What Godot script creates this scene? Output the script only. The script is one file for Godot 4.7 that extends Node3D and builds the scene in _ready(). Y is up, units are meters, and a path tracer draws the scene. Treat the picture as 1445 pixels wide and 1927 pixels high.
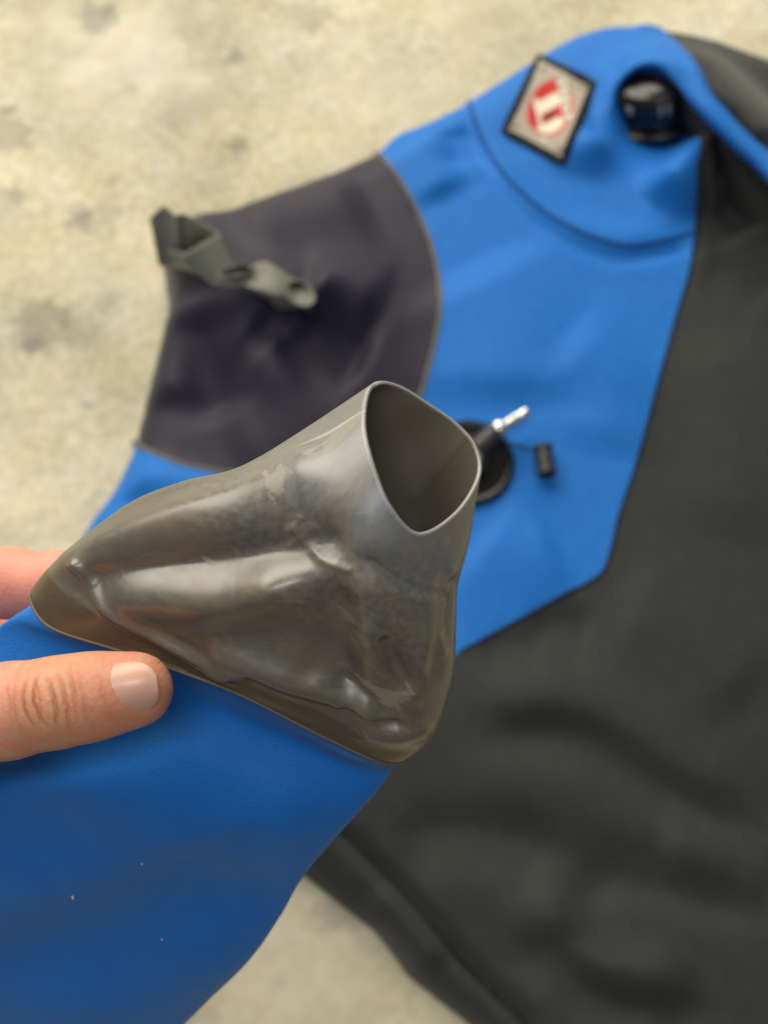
extends Node3D
# A drysuit laid on a concrete floor, its wrist seal held up to the camera by a hand.

const EYE := Vector3(0, 0.88, 0)
const PITCH := -72.0
const FPX := 1900.0            # focal length in photo pixels (photo 1445 x 1927)
var BAS := Basis.from_euler(Vector3(deg_to_rad(PITCH), 0, 0))

# ---------------------------------------------------------------- surveying: photo pixel -> place
func ray(px: float, py: float) -> Vector3:
	return BAS * Vector3((px - 722.5) / FPX, (963.5 - py) / FPX, -1.0)

func at(px: float, py: float, depth: float) -> Vector3:
	return EYE + ray(px, py) * depth

func on_plane(px: float, py: float, h: float) -> Vector3:
	var r := ray(px, py)
	return EYE + r * ((h - EYE.y) / r.y)

func pix(p: Vector3) -> Vector2:
	var q: Vector3 = BAS.transposed() * (p - EYE)
	return Vector2(722.5 + FPX * q.x / -q.z, 963.5 - FPX * q.y / -q.z)

# ---------------------------------------------------------------- scene tree helpers
func tag(o: Node, label: String, category: String, group := "") -> void:
	o.set_meta("label", label)
	o.set_meta("category", category)
	if group != "":
		o.set_meta("group", group)

func put(called: String, m: Mesh, mat: Material, parent: Node = self) -> MeshInstance3D:
	var o := MeshInstance3D.new()
	o.name = called
	o.mesh = m
	o.material_override = mat
	parent.add_child(o, true)
	return o

# ---------------------------------------------------------------- materials
func lin(r: float, g: float, b: float) -> Color:
	return Color(r, g, b).linear_to_srgb()

func noise_tex(freq: float, octaves: int, seed_: int, ramp: Array, size := 512, normal := false, bump := 4.0) -> NoiseTexture2D:
	var n := FastNoiseLite.new()
	n.noise_type = FastNoiseLite.TYPE_SIMPLEX_SMOOTH
	n.frequency = freq
	n.fractal_octaves = octaves
	n.seed = seed_
	var t := NoiseTexture2D.new()
	t.width = size
	t.height = size
	t.seamless = true
	t.noise = n
	t.as_normal_map = normal
	t.bump_strength = bump
	if ramp.size() > 0:
		var g := Gradient.new()
		var offs := PackedFloat32Array()
		var cols := PackedColorArray()
		for i in ramp.size():
			offs.append(ramp[i][0])
			cols.append(ramp[i][1])
		g.offsets = offs
		g.colors = cols
		t.color_ramp = g
	return t

func cloth(name_: String, c: Color, vary: float, rough: float, rim: float, scale: float, seed_: int, spec := 0.3) -> StandardMaterial3D:
	var m := StandardMaterial3D.new()
	m.resource_name = name_
	m.albedo_color = Color.WHITE
	m.albedo_texture = noise_tex(0.012, 5, seed_, [[0.0, c.darkened(vary)], [0.5, c], [1.0, c.lightened(vary)]])
	m.roughness = rough
	m.metallic_specular = spec
	if rim > 0.0:
		m.rim_enabled = true
		m.rim = rim
		m.rim_tint = 0.6
	m.uv1_triplanar = true
	m.uv1_world_triplanar = true
	m.uv1_scale = Vector3.ONE * scale
	m.normal_enabled = true
	m.normal_texture = noise_tex(0.25, 3, seed_ + 9, [], 512, true, 3.0)
	m.normal_scale = 0.35
	return m

func plain(name_: String, c: Color, rough: float, metal := 0.0) -> StandardMaterial3D:
	var m := StandardMaterial3D.new()
	m.resource_name = name_
	m.albedo_color = c
	m.roughness = rough
	m.metallic = metal
	return m

# ---------------------------------------------------------------- mesh helpers
# P: rows*cols positions. closed_u joins last column to first.
func grid_mesh(P: PackedVector3Array, rows: int, cols: int, closed_u: bool, closed_v := false, outward_from := Vector3.INF, cols_rgba := PackedColorArray(), uvs := PackedVector2Array()) -> ArrayMesh:
	var N := PackedVector3Array()
	N.resize(P.size())
	for r in rows:
		for c in cols:
			var c0 := (c - 1 + cols) % cols if closed_u else maxi(c - 1, 0)
			var c1 := (c + 1) % cols if closed_u else mini(c + 1, cols - 1)
			var r0 := (r - 1 + rows) % rows if closed_v else maxi(r - 1, 0)
			var r1 := (r + 1) % rows if closed_v else mini(r + 1, rows - 1)
			var n := (P[r * cols + c1] - P[r * cols + c0]).cross(P[r1 * cols + c] - P[r0 * cols + c])
			N[r * cols + c] = n.normalized() if n.length_squared() > 0.0 else Vector3.UP
	var flip := false
	if outward_from != Vector3.INF:
		var s := 0.0
		for i in range(0, P.size(), 3):
			s += N[i].dot((P[i] - outward_from).normalized())
		flip = s < 0.0
	if flip:
		for i in N.size():
			N[i] = -N[i]
	var I := PackedInt32Array()
	for r in (rows if closed_v else rows - 1):
		for c in (cols if closed_u else cols - 1):
			var a := r * cols + c
			var b := r * cols + (c + 1) % cols
			var d := ((r + 1) % rows) * cols + c
			var e := ((r + 1) % rows) * cols + (c + 1) % cols
			if flip:
				I.append_array([a, b, e, a, e, d])
			else:
				I.append_array([a, e, b, a, d, e])
	var arr := []
	arr.resize(Mesh.ARRAY_MAX)
	arr[Mesh.ARRAY_VERTEX] = P
	arr[Mesh.ARRAY_NORMAL] = N
	if uvs.size() == P.size():
		arr[Mesh.ARRAY_TEX_UV] = uvs
	if cols_rgba.size() == P.size():
		arr[Mesh.ARRAY_COLOR] = cols_rgba
	arr[Mesh.ARRAY_INDEX] = I
	var m := ArrayMesh.new()
	m.add_surface_from_arrays(Mesh.PRIMITIVE_TRIANGLES, arr)
	return m

func cr(a: Vector3, b: Vector3, c: Vector3, d: Vector3, t: float) -> Vector3:
	return b.cubic_interpolate(c, a, d, t)

# smooth curve through points, n samples
func curve(pts: PackedVector3Array, n: int, closed := false) -> PackedVector3Array:
	var out := PackedVector3Array()
	var k := pts.size()
	for i in n:
		var f: float = float(i) / (n if closed else n - 1) * (k if closed else k - 1)
		var s := int(floor(f))
		if not closed:
			s = mini(s, k - 2)
		var t := f - s
		if closed:
			out.append(cr(pts[(s - 1 + k) % k], pts[s % k], pts[(s + 1) % k], pts[(s + 2) % k], t))
		else:
			out.append(cr(pts[maxi(s - 1, 0)], pts[s], pts[s + 1], pts[mini(s + 2, k - 1)], t))
	return out

func curve2(pts: Array, n: int, closed := false) -> Array:
	var p := PackedVector3Array()
	for q in pts:
		p.append(Vector3(q[0], q[1], 0))
	var out := []
	for v in curve(p, n, closed):
		out.append([v.x, v.y])
	return out

# rings: closed control rings of equal length -> rows*cols grid
func loft(rings: Array, rows: int, cols: int) -> PackedVector3Array:
	var fine := []
	for r in rings:
		fine.append(curve(r, cols, true))
	var P := PackedVector3Array()
	P.resize(rows * cols)
	var k := rings.size()
	for r in rows:
		var f := float(r) / (rows - 1) * (k - 1)
		var s := mini(int(f), k - 2)
		var t := f - s
		for c in cols:
			P[r * cols + c] = cr(fine[maxi(s - 1, 0)][c], fine[s][c], fine[s + 1][c], fine[mini(s + 2, k - 1)][c], t)
	return P

func tube(path: PackedVector3Array, radius: float, sides := 8, closed := false, flat := 1.0, taper := false) -> ArrayMesh:
	var n := path.size()
	var P := PackedVector3Array()
	var up := Vector3(0.13, 1, 0.21).normalized()
	for i in n:
		var d: Vector3
		if closed:
			d = (path[(i + 1) % n] - path[(i - 1 + n) % n]).normalized()
		else:
			d = (path[mini(i + 1, n - 1)] - path[maxi(i - 1, 0)]).normalized()
		var s := d.cross(up).normalized()
		var w := s.cross(d).normalized()
		var rr := radius
		if not closed and (i == 0 or i == n - 1):
			rr = radius * 0.15
		for k in sides:
			var a := TAU * k / sides
			P.append(path[i] + (s * cos(a) + w * sin(a) * flat) * rr)
	return grid_mesh_tube(P, n, sides, closed)

func grid_mesh_tube(P: PackedVector3Array, rows: int, cols: int, closed: bool) -> ArrayMesh:
	var mid := Vector3.ZERO
	for c in cols:
		mid += P[c] / cols
	# orientation from the first ring
	var m := grid_mesh(P, rows, cols, true, closed)
	var N: PackedVector3Array = m.surface_get_arrays(0)[Mesh.ARRAY_NORMAL]
	var s := 0.0
	var r2 := rows / 2
	mid = Vector3.ZERO
	for c in cols:
		mid += P[r2 * cols + c] / cols
	for c in cols:
		s += N[r2 * cols + c].dot(P[r2 * cols + c] - mid)
	if s < 0.0:
		var Q := PackedVector3Array()
		for r in rows:
			for c in cols:
				Q.append(P[r * cols + (cols - c) % cols])
		return grid_mesh(Q, rows, cols, true, closed)
	return m

# profile: [radius, height] pairs, about +Y, then placed by a transform
func lathe(profile: Array, seg: int, xf: Transform3D) -> ArrayMesh:
	var P := PackedVector3Array()
	# each profile point twice where sharp: keep simple and dense
	var prof := []
	for i in profile.size():
		prof.append(profile[i])
		if i < profile.size() - 1:
			for t in [0.06, 0.94]:
				prof.append([lerpf(profile[i][0], profile[i + 1][0], t), lerpf(profile[i][1], profile[i + 1][1], t)])
	for q in prof:
		for k in seg:
			var a := TAU * k / seg
			P.append(xf * Vector3(q[0] * cos(a), q[1], q[0] * sin(a)))
	var lo: float = profile[0][1]
	var hi: float = profile[profile.size() - 1][1]
	return grid_mesh(P, prof.size(), seg, true, false, xf * Vector3(0, (lo + hi) * 0.4, 0))

func rounded_box(size: Vector3, xf: Transform3D) -> ArrayMesh:
	# superellipsoid: a box with soft edges
	var P := PackedVector3Array()
	var rows := 13
	var cols := 28
	for r in rows:
		var v := -PI / 2 + PI * r / (rows - 1)
		for c in cols:
			var u := TAU * c / cols
			var e := 0.28
			var cv := pow(absf(cos(v)), e)
			var x := cv * signf(cos(u)) * pow(absf(cos(u)), e)
			var z := cv * signf(sin(u)) * pow(absf(sin(u)), e)
			var y := signf(sin(v)) * pow(absf(sin(v)), e)
			P.append(xf * (Vector3(x, y, z) * size * 0.5))
	return grid_mesh(P, rows, cols, true, false, xf.origin)

# a sheet with thickness from rows of an open grid
func sheet(P: PackedVector3Array, rows: int, cols: int, th: float) -> ArrayMesh:
	var N := PackedVector3Array()
	for r in rows:
		for c in cols:
			var n := (P[r * cols + mini(c + 1, cols - 1)] - P[r * cols + maxi(c - 1, 0)]).cross(P[mini(r + 1, rows - 1) * cols + c] - P[maxi(r - 1, 0) * cols + c])
			N.append(n.normalized())
	var Q := PackedVector3Array()
	# closed along rows: front top->bottom, back bottom->top, with a rounded lip
	for r in rows:
		for c in cols:
			Q.append(P[r * cols + c] + N[r * cols + c] * th * 0.5)
	for r in rows:
		var rr := rows - 1 - r
		for c in cols:
			Q.append(P[rr * cols + c] - N[rr * cols + c] * th * 0.5)
	for c in cols:
		Q.append(P[c] + (P[c] - P[cols + c]).normalized() * th * 0.5)
	return grid_mesh(Q, rows * 2 + 1, cols, false, true)

# ---------------------------------------------------------------- the laid-out suit: a height field
const GX0 := -0.37
const GZ0 := -0.92
const GS := 0.004
const GW := 236
const GH := 292
var H := PackedFloat32Array()
var PROF := PackedFloat32Array()
var OUT := PackedVector2Array()

func hgt(x: float, z: float) -> float:
	var fx := clampf((x - GX0) / GS, 0.0, GW - 1.001)
	var fz := clampf((z - GZ0) / GS, 0.0, GH - 1.001)
	var ix := int(fx)
	var iz := int(fz)
	var tx := fx - ix
	var tz := fz - iz
	var i := iz * GW + ix
	return lerpf(lerpf(H[i], H[i + 1], tx), lerpf(H[i + GW], H[i + GW + 1], tx), tz)

var LEAN := PackedFloat32Array()      # how far the cloth of the shoulder fold leans over the valve
const LEAN_BY := Vector3(-0.021, 0, 0.016)

func pos(x: float, z: float) -> Vector3:
	var fx := clampf((x - GX0) / GS, 0.0, GW - 1.001)
	var fz := clampf((z - GZ0) / GS, 0.0, GH - 1.001)
	var i := int(fz) * GW + int(fx)
	var tx := fx - int(fx)
	var tz := fz - int(fz)
	var w := lerpf(lerpf(LEAN[i], LEAN[i + 1], tx), lerpf(LEAN[i + GW], LEAN[i + GW + 1], tx), tz)
	return Vector3(x, hgt(x, z), z) + LEAN_BY * w

func nrm(x: float, z: float) -> Vector3:
	var e := GS
	return (pos(x, z + e) - pos(x, z - e)).cross(pos(x + e, z) - pos(x - e, z)).normalized()

# where on the cloth a photo pixel falls: plan coordinates, then the place
func plan(px: float, py: float, from := Vector2.ZERO) -> Vector2:
	var p := on_plane(px, py, 0.05)
	var q := Vector2(p.x, p.z) + from
	for k in 40:
		var P := pos(q.x, q.y)
		p = on_plane(px, py, P.y)
		q += (Vector2(p.x, p.z) - Vector2(P.x, P.z)) * 0.4
	return q

func surf(px: float, py: float, from := Vector2.ZERO) -> Vector3:
	var q := plan(px, py, from)
	return pos(q.x, q.y)

func world2(pts: Array, h: float) -> PackedVector2Array:
	var o := PackedVector2Array()
	for q in pts:
		var p := on_plane(q[0], q[1], h)
		o.append(Vector2(p.x, p.z))
	return o

func stroke(F: PackedFloat32Array, pts: Array, amp: float, sl: float, sr: float, h := 0.05, tail := 0.25) -> void:
	var w := world2(curve2(pts, maxi(pts.size() * 4, 8)) if pts.size() > 1 else [pts[0], [pts[0][0] + 1, pts[0][1]]], h)
	var reach := maxf(sl, sr) * 3.0
	var lo := w[0]
	var hi := w[0]
	for q in w:
		lo = lo.min(q)
		hi = hi.max(q)
	var n := w.size()
	var total := 0.0
	var cum := PackedFloat32Array([0.0])
	for i in n - 1:
		total += w[i].distance_to(w[i + 1])
		cum.append(total)
	var x0 := maxi(int((lo.x - reach - GX0) / GS), 0)
	var x1 := mini(int((hi.x + reach - GX0) / GS), GW - 1)
	var z0 := maxi(int((lo.y - reach - GZ0) / GS), 0)
	var z1 := mini(int((hi.y + reach - GZ0) / GS), GH - 1)
	for z in range(z0, z1 + 1):
		for x in range(x0, x1 + 1):
			var p := Vector2(GX0 + x * GS, GZ0 + z * GS)
			var best := 1e9
			var side := 1.0
			var along := 0.0
			for i in n - 1:
				var q := Geometry2D.get_closest_point_to_segment(p, w[i], w[i + 1])
				var d := p.distance_squared_to(q)
				if d < best:
					best = d
					side = (w[i + 1] - w[i]).cross(p - w[i])
					along = cum[i] + w[i].distance_to(q)
			var s := sl if side < 0.0 else sr
			var g := exp(-best / (2.0 * s * s))
			if pts.size() > 1 and tail > 0.0:
				var u := along / total
				g *= smoothstep(0.0, tail, minf(u, 1.0 - u) + 0.02)
			F[z * GW + x] += amp * g

func build_field() -> void:
	var F := PackedFloat32Array()
	F.resize(GW * GH)
	F.fill(0.036)
	PROF.resize(GW * GH)
	# rounded fall to the floor at the outline
	var R := 0.05
	var D := PackedFloat32Array()
	D.resize(GW * GH)
	D.fill(1e9)
	for i in OUT.size():
		var a := OUT[i]
		var b := OUT[(i + 1) % OUT.size()]
		var lo := a.min(b) - Vector2(R, R)
		var hi := a.max(b) + Vector2(R, R)
		for z in range(maxi(int((lo.y - GZ0) / GS), 0), mini(int((hi.y - GZ0) / GS) + 1, GH - 1) + 1):
			for x in range(maxi(int((lo.x - GX0) / GS), 0), mini(int((hi.x - GX0) / GS) + 1, GW - 1) + 1):
				var p := Vector2(GX0 + x * GS, GZ0 + z * GS)
				var d := p.distance_squared_to(Geometry2D.get_closest_point_to_segment(p, a, b))
				if d < D[z * GW + x]:
					D[z * GW + x] = d
	for z in GH:
		for x in GW:
			var i := z * GW + x
			if not Geometry2D.is_point_in_polygon(Vector2(GX0 + x * GS, GZ0 + z * GS), OUT):
				PROF[i] = 0.0
			else:
				var t := minf(sqrt(D[i]) / R, 1.0)
				PROF[i] = sqrt(1.0 - (1.0 - t) * (1.0 - t))
	# --- neck panel: a slack cone towards the seal
	stroke(F, [[330, 470], [470, 540], [570, 580]], 0.034, 0.06, 0.06, 0.06, 0.0)
	stroke(F, [[320, 455], [420, 510], [500, 525], [585, 555]], 0.016, 0.018, 0.018, 0.08, 0.0)
	stroke(F, [[585, 555], [650, 550], [720, 570]], 0.0146, 0.0232, 0.0203, 0.06)
	stroke(F, [[425, 560], [450, 640], [515, 705], [570, 690]], 0.0121, 0.0203, 0.0203, 0.05)
	stroke(F, [[330, 560], [318, 650], [300, 760]], 0.0146, 0.0232, 0.0261, 0.05)
	stroke(F, [[380, 590], [385, 680], [420, 790]], -0.0121, 0.0203, 0.0203, 0.05)
	stroke(F, [[575, 600], [640, 650], [700, 680]], -0.0158, 0.0203, 0.0261, 0.05)
	stroke(F, [[500, 610], [540, 640]], -0.0086, 0.0290, 0.0290, 0.05)
	stroke(F, [[440, 440], [560, 400], [690, 350]], 0.0146, 0.0290, 0.0319, 0.05)
	stroke(F, [[420, 850], [560, 800], [700, 740]], 0.0097, 0.0290, 0.0290, 0.05)
	# --- chest: gentle swells
	stroke(F, [[880, 480], [950, 600], [960, 760]], 0.012, 0.05, 0.05, 0.05)
	stroke(F, [[1060, 620], [1150, 700], [1130, 850]], 0.008, 0.03, 0.03, 0.05)
	stroke(F, [[900, 1000], [980, 1040], [1060, 1020]], 0.008, 0.03, 0.03, 0.05)
	stroke(F, [[760, 250], [800, 300], [840, 360]], 0.010, 0.02, 0.02, 0.05)
	stroke(F, [[855, 215], [875, 300]], -0.008, 0.012, 0.012, 0.05)
	# seam groove over the shoulder
	stroke(F, [[880, 185], [905, 260], [945, 325], [1010, 388], [1085, 435], [1170, 460], [1240, 453], [1310, 436]], -0.006, 0.005, 0.005, 0.06, 0.05)
	stroke(F, [[900, 250], [990, 350], [1090, 405], [1200, 425], [1290, 415]], 0.007, 0.012, 0.016, 0.06)
	# --- shoulder fold that leans over the valve
	var crest := [[1190, 104], [1255, 92], [1317, 104], [1387, 166], [1462, 243], [1552, 338], [1692, 498]]
	stroke(F, [[1112, 285], [1130, 200], [1165, 130], [1220, 96], [1290, 110]], 0.024, 0.022, 0.016, 0.08, 0.2)
	stroke(F, crest, 0.078, 0.034, 0.011, 0.10, 0.24)
	LEAN.resize(GW * GH)
	stroke(LEAN, crest, 1.0, 0.024, 0.013, 0.10, 0.30)
	stroke(F, [[1095, 105], [1120, 165], [1125, 260]], -0.012, 0.010, 0.010, 0.06)
	# pocket and the lower lip
	stroke(F, [[1235, 215]], -0.016, 0.03, 0.03, 0.03)
	stroke(F, [[1375, 285], [1330, 268], [1290, 302], [1235, 360]], 0.036, 0.024, 0.012, 0.06, 0.25)
	stroke(F, [[1370, 340], [1440, 420]], -0.020, 0.03, 0.03, 0.04)
	# --- black torso wrinkles
	stroke(F, [[880, 1405], [1000, 1378], [1115, 1392], [1200, 1450], [1320, 1525], [1470, 1590]], -0.0081, 0.0121, 0.0253, 0.05)
	stroke(F, [[860, 1325], [1010, 1305], [1160, 1350], [1310, 1445], [1470, 1520]], 0.0101, 0.026, 0.018, 0.05)
	stroke(F, [[840, 1470], [990, 1448], [1110, 1475], [1240, 1560], [1470, 1660]], 0.0078, 0.016, 0.024, 0.05)
	stroke(F, [[730, 1580], [860, 1568], [1010, 1590], [1080, 1650]], -0.0075, 0.0135, 0.0276, 0.05)
	stroke(F, [[760, 1660], [900, 1660], [1000, 1700], [1040, 1790]], 0.0062, 0.020, 0.022, 0.05)
	stroke(F, [[1092, 1745], [1108, 1690], [1175, 1660], [1300, 1685], [1470, 1730]], -0.0106, 0.0216, 0.0115, 0.05)
	stroke(F, [[1075, 1620], [1052, 1700], [1078, 1785], [1170, 1825], [1330, 1835]], 0.0125, 0.012, 0.016, 0.05)
	stroke(F, [[1030, 1735], [1052, 1815], [1115, 1878], [1230, 1915], [1380, 1920]], -0.0100, 0.0108, 0.0161, 0.05)
	stroke(F, [[1010, 1790], [1060, 1890], [1160, 1960], [1300, 1980]], 0.0086, 0.013, 0.016, 0.05)
	stroke(F, [[1240, 1590], [1340, 1620], [1470, 1690]], 0.0062, 0.020, 0.016, 0.05)
	stroke(F, [[1000, 1195], [1060, 1170], [1130, 1185]], -0.0056, 0.0121, 0.0230, 0.05)
	stroke(F, [[900, 1250], [965, 1215], [1040, 1215]], -0.0056, 0.0121, 0.0207, 0.05)
	stroke(F, [[1150, 1130], [1290, 1200], [1420, 1330]], 0.0078, 0.035, 0.030, 0.05)
	stroke(F, [[1330, 470], [1400, 490], [1480, 540]], -0.0075, 0.0162, 0.0253, 0.05)
	stroke(F, [[1335, 600], [1390, 800], [1370, 1020]], 0.0062, 0.035, 0.030, 0.05)
	stroke(F, [[690, 1680], [760, 1755], [830, 1840]], 0.0070, 0.012, 0.014, 0.05)
	stroke(F, [[640, 1562], [720, 1640], [800, 1725], [870, 1810], [1000, 1935]], -0.0101, 0.0050, 0.0050, 0.05, 0.0)
	# --- right shoulder (by the neck)
	stroke(F, [[230, 880], [330, 900], [420, 930]], 0.010, 0.012, 0.016, 0.05)
	stroke(F, [[235, 905], [250, 960], [300, 1000]], -0.008, 0.010, 0.010, 0.05)
	for i in F.size():
		F[i] = maxf(F[i], 0.006) * PROF[i]
	H = F
	for pass_ in 2:
		var B := H.duplicate()
		for z in range(1, GH - 1):
			for x in range(1, GW - 1):
				var i := z * GW + x
				B[i] = H[i] * 0.5 + (H[i - 1] + H[i + 1] + H[i - GW] + H[i + GW]) * 0.125
		H = B

func region(polys: Array) -> ArrayMesh:
	# cells of the field inside the given world polygons, cut exactly along their edges
	var V := PackedVector3Array()
	var N := PackedVector3Array()
	var I := PackedInt32Array()
	for poly in polys:
		var ids := {}
		var lo: Vector2 = poly[0]
		var hi: Vector2 = poly[0]
		for q in poly:
			lo = lo.min(q)
			hi = hi.max(q)
		var x0 := maxi(int(floor((lo.x - GX0) / GS)), 0)
		var x1 := mini(int(ceil((hi.x - GX0) / GS)), GW - 1)
		var z0 := maxi(int(floor((lo.y - GZ0) / GS)), 0)
		var z1 := mini(int(ceil((hi.y - GZ0) / GS)), GH - 1)
		var w := x1 - x0 + 1
		var ins := PackedByteArray()
		ins.resize(w * (z1 - z0 + 1))
		for z in range(z0, z1 + 1):
			for x in range(x0, x1 + 1):
				ins[(z - z0) * w + x - x0] = 1 if Geometry2D.is_point_in_polygon(Vector2(GX0 + x * GS, GZ0 + z * GS), poly) else 0
		# cells that an edge crosses
		var cut := {}
		for k in poly.size():
			var a: Vector2 = poly[k]
			var b: Vector2 = poly[(k + 1) % poly.size()]
			var steps := int(a.distance_to(b) / (GS * 0.1)) + 1
			for s in steps + 1:
				var p := a.lerp(b, float(s) / steps)
				for o in [Vector2(.1, .1), Vector2(-.1, .1), Vector2(.1, -.1), Vector2(-.1, -.1)]:
					cut[Vector2i(int(floor((p.x - GX0) / GS + o.x)), int(floor((p.y - GZ0) / GS + o.y)))] = true
		for z in range(z0, z1):
			for x in range(x0, x1):
				var pts: PackedVector2Array
				var X := GX0 + x * GS
				var Z := GZ0 + z * GS
				if cut.has(Vector2i(x, z)):
					var cell := PackedVector2Array([Vector2(X, Z), Vector2(X + GS, Z), Vector2(X + GS, Z + GS), Vector2(X, Z + GS)])
					for piece in Geometry2D.intersect_polygons(cell, poly):
						if Geometry2D.is_polygon_clockwise(piece):
							continue
						var tri := Geometry2D.triangulate_polygon(piece)
						var base := V.size()
						for q in piece:
							V.append(pos(q.x, q.y))
							N.append(nrm(q.x, q.y))
						for t in range(0, tri.size(), 3):
							var A: Vector2 = piece[tri[t]]
							var Bq: Vector2 = piece[tri[t + 1]]
							var C: Vector2 = piece[tri[t + 2]]
							if (Bq - A).cross(C - A) > 0.0:
								I.append_array([base + tri[t], base + tri[t + 1], base + tri[t + 2]])
							else:
								I.append_array([base + tri[t], base + tri[t + 2], base + tri[t + 1]])
				elif ins[(z - z0) * w + x - x0] == 1:
					var id := []
					for q in [[x, z], [x + 1, z], [x + 1, z + 1], [x, z + 1]]:
						var key := Vector2i(q[0], q[1])
						if not ids.has(key):
							ids[key] = V.size()
							var qx: float = GX0 + q[0] * GS
							var qz: float = GZ0 + q[1] * GS
							V.append(pos(qx, qz))
							N.append(nrm(qx, qz))
						id.append(ids[key])
					I.append_array([id[0], id[1], id[2], id[0], id[2], id[3]])
	var arr := []
	arr.resize(Mesh.ARRAY_MAX)
	arr[Mesh.ARRAY_VERTEX] = V
	arr[Mesh.ARRAY_NORMAL] = N
	arr[Mesh.ARRAY_INDEX] = I
	var m := ArrayMesh.new()
	m.add_surface_from_arrays(Mesh.PRIMITIVE_TRIANGLES, arr)
	return m

func seam_poly(pts: Array, from := Vector2.ZERO) -> PackedVector2Array:
	var o := PackedVector2Array()
	for q in pts:
		o.append(plan(q[0], q[1], from))
	return o

func seam_cord(pts: Array, r: float, lift: float, flat := 0.5, from := Vector2.ZERO) -> ArrayMesh:
	var path := PackedVector3Array()
	for q in curve2(pts, pts.size() * 8):
		path.append(surf(q[0], q[1], from) + Vector3(0, lift, 0))
	return tube(path, r, 8, false, flat)

# ---------------------------------------------------------------- soft bodies (hand): bones -> distance field -> surface nets
var bones := []     # [a, b, ra, rb]
func bone_d(p: Vector3, b: Array) -> float:
	var a: Vector3 = b[0]
	var ab: Vector3 = b[4]
	var t := clampf((p - a).dot(ab) * b[5], 0.0, 1.0)
	return p.distance_to(a + ab * t) - lerpf(b[2], b[3], t)

func field(p: Vector3, near: Array, k: float) -> float:
	var d := 1e3
	for b in near:
		var e := bone_d(p, b)
		var h := maxf(k - absf(d - e), 0.0) / k
		d = minf(d, e) - h * h * k * 0.25
	return d

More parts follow.
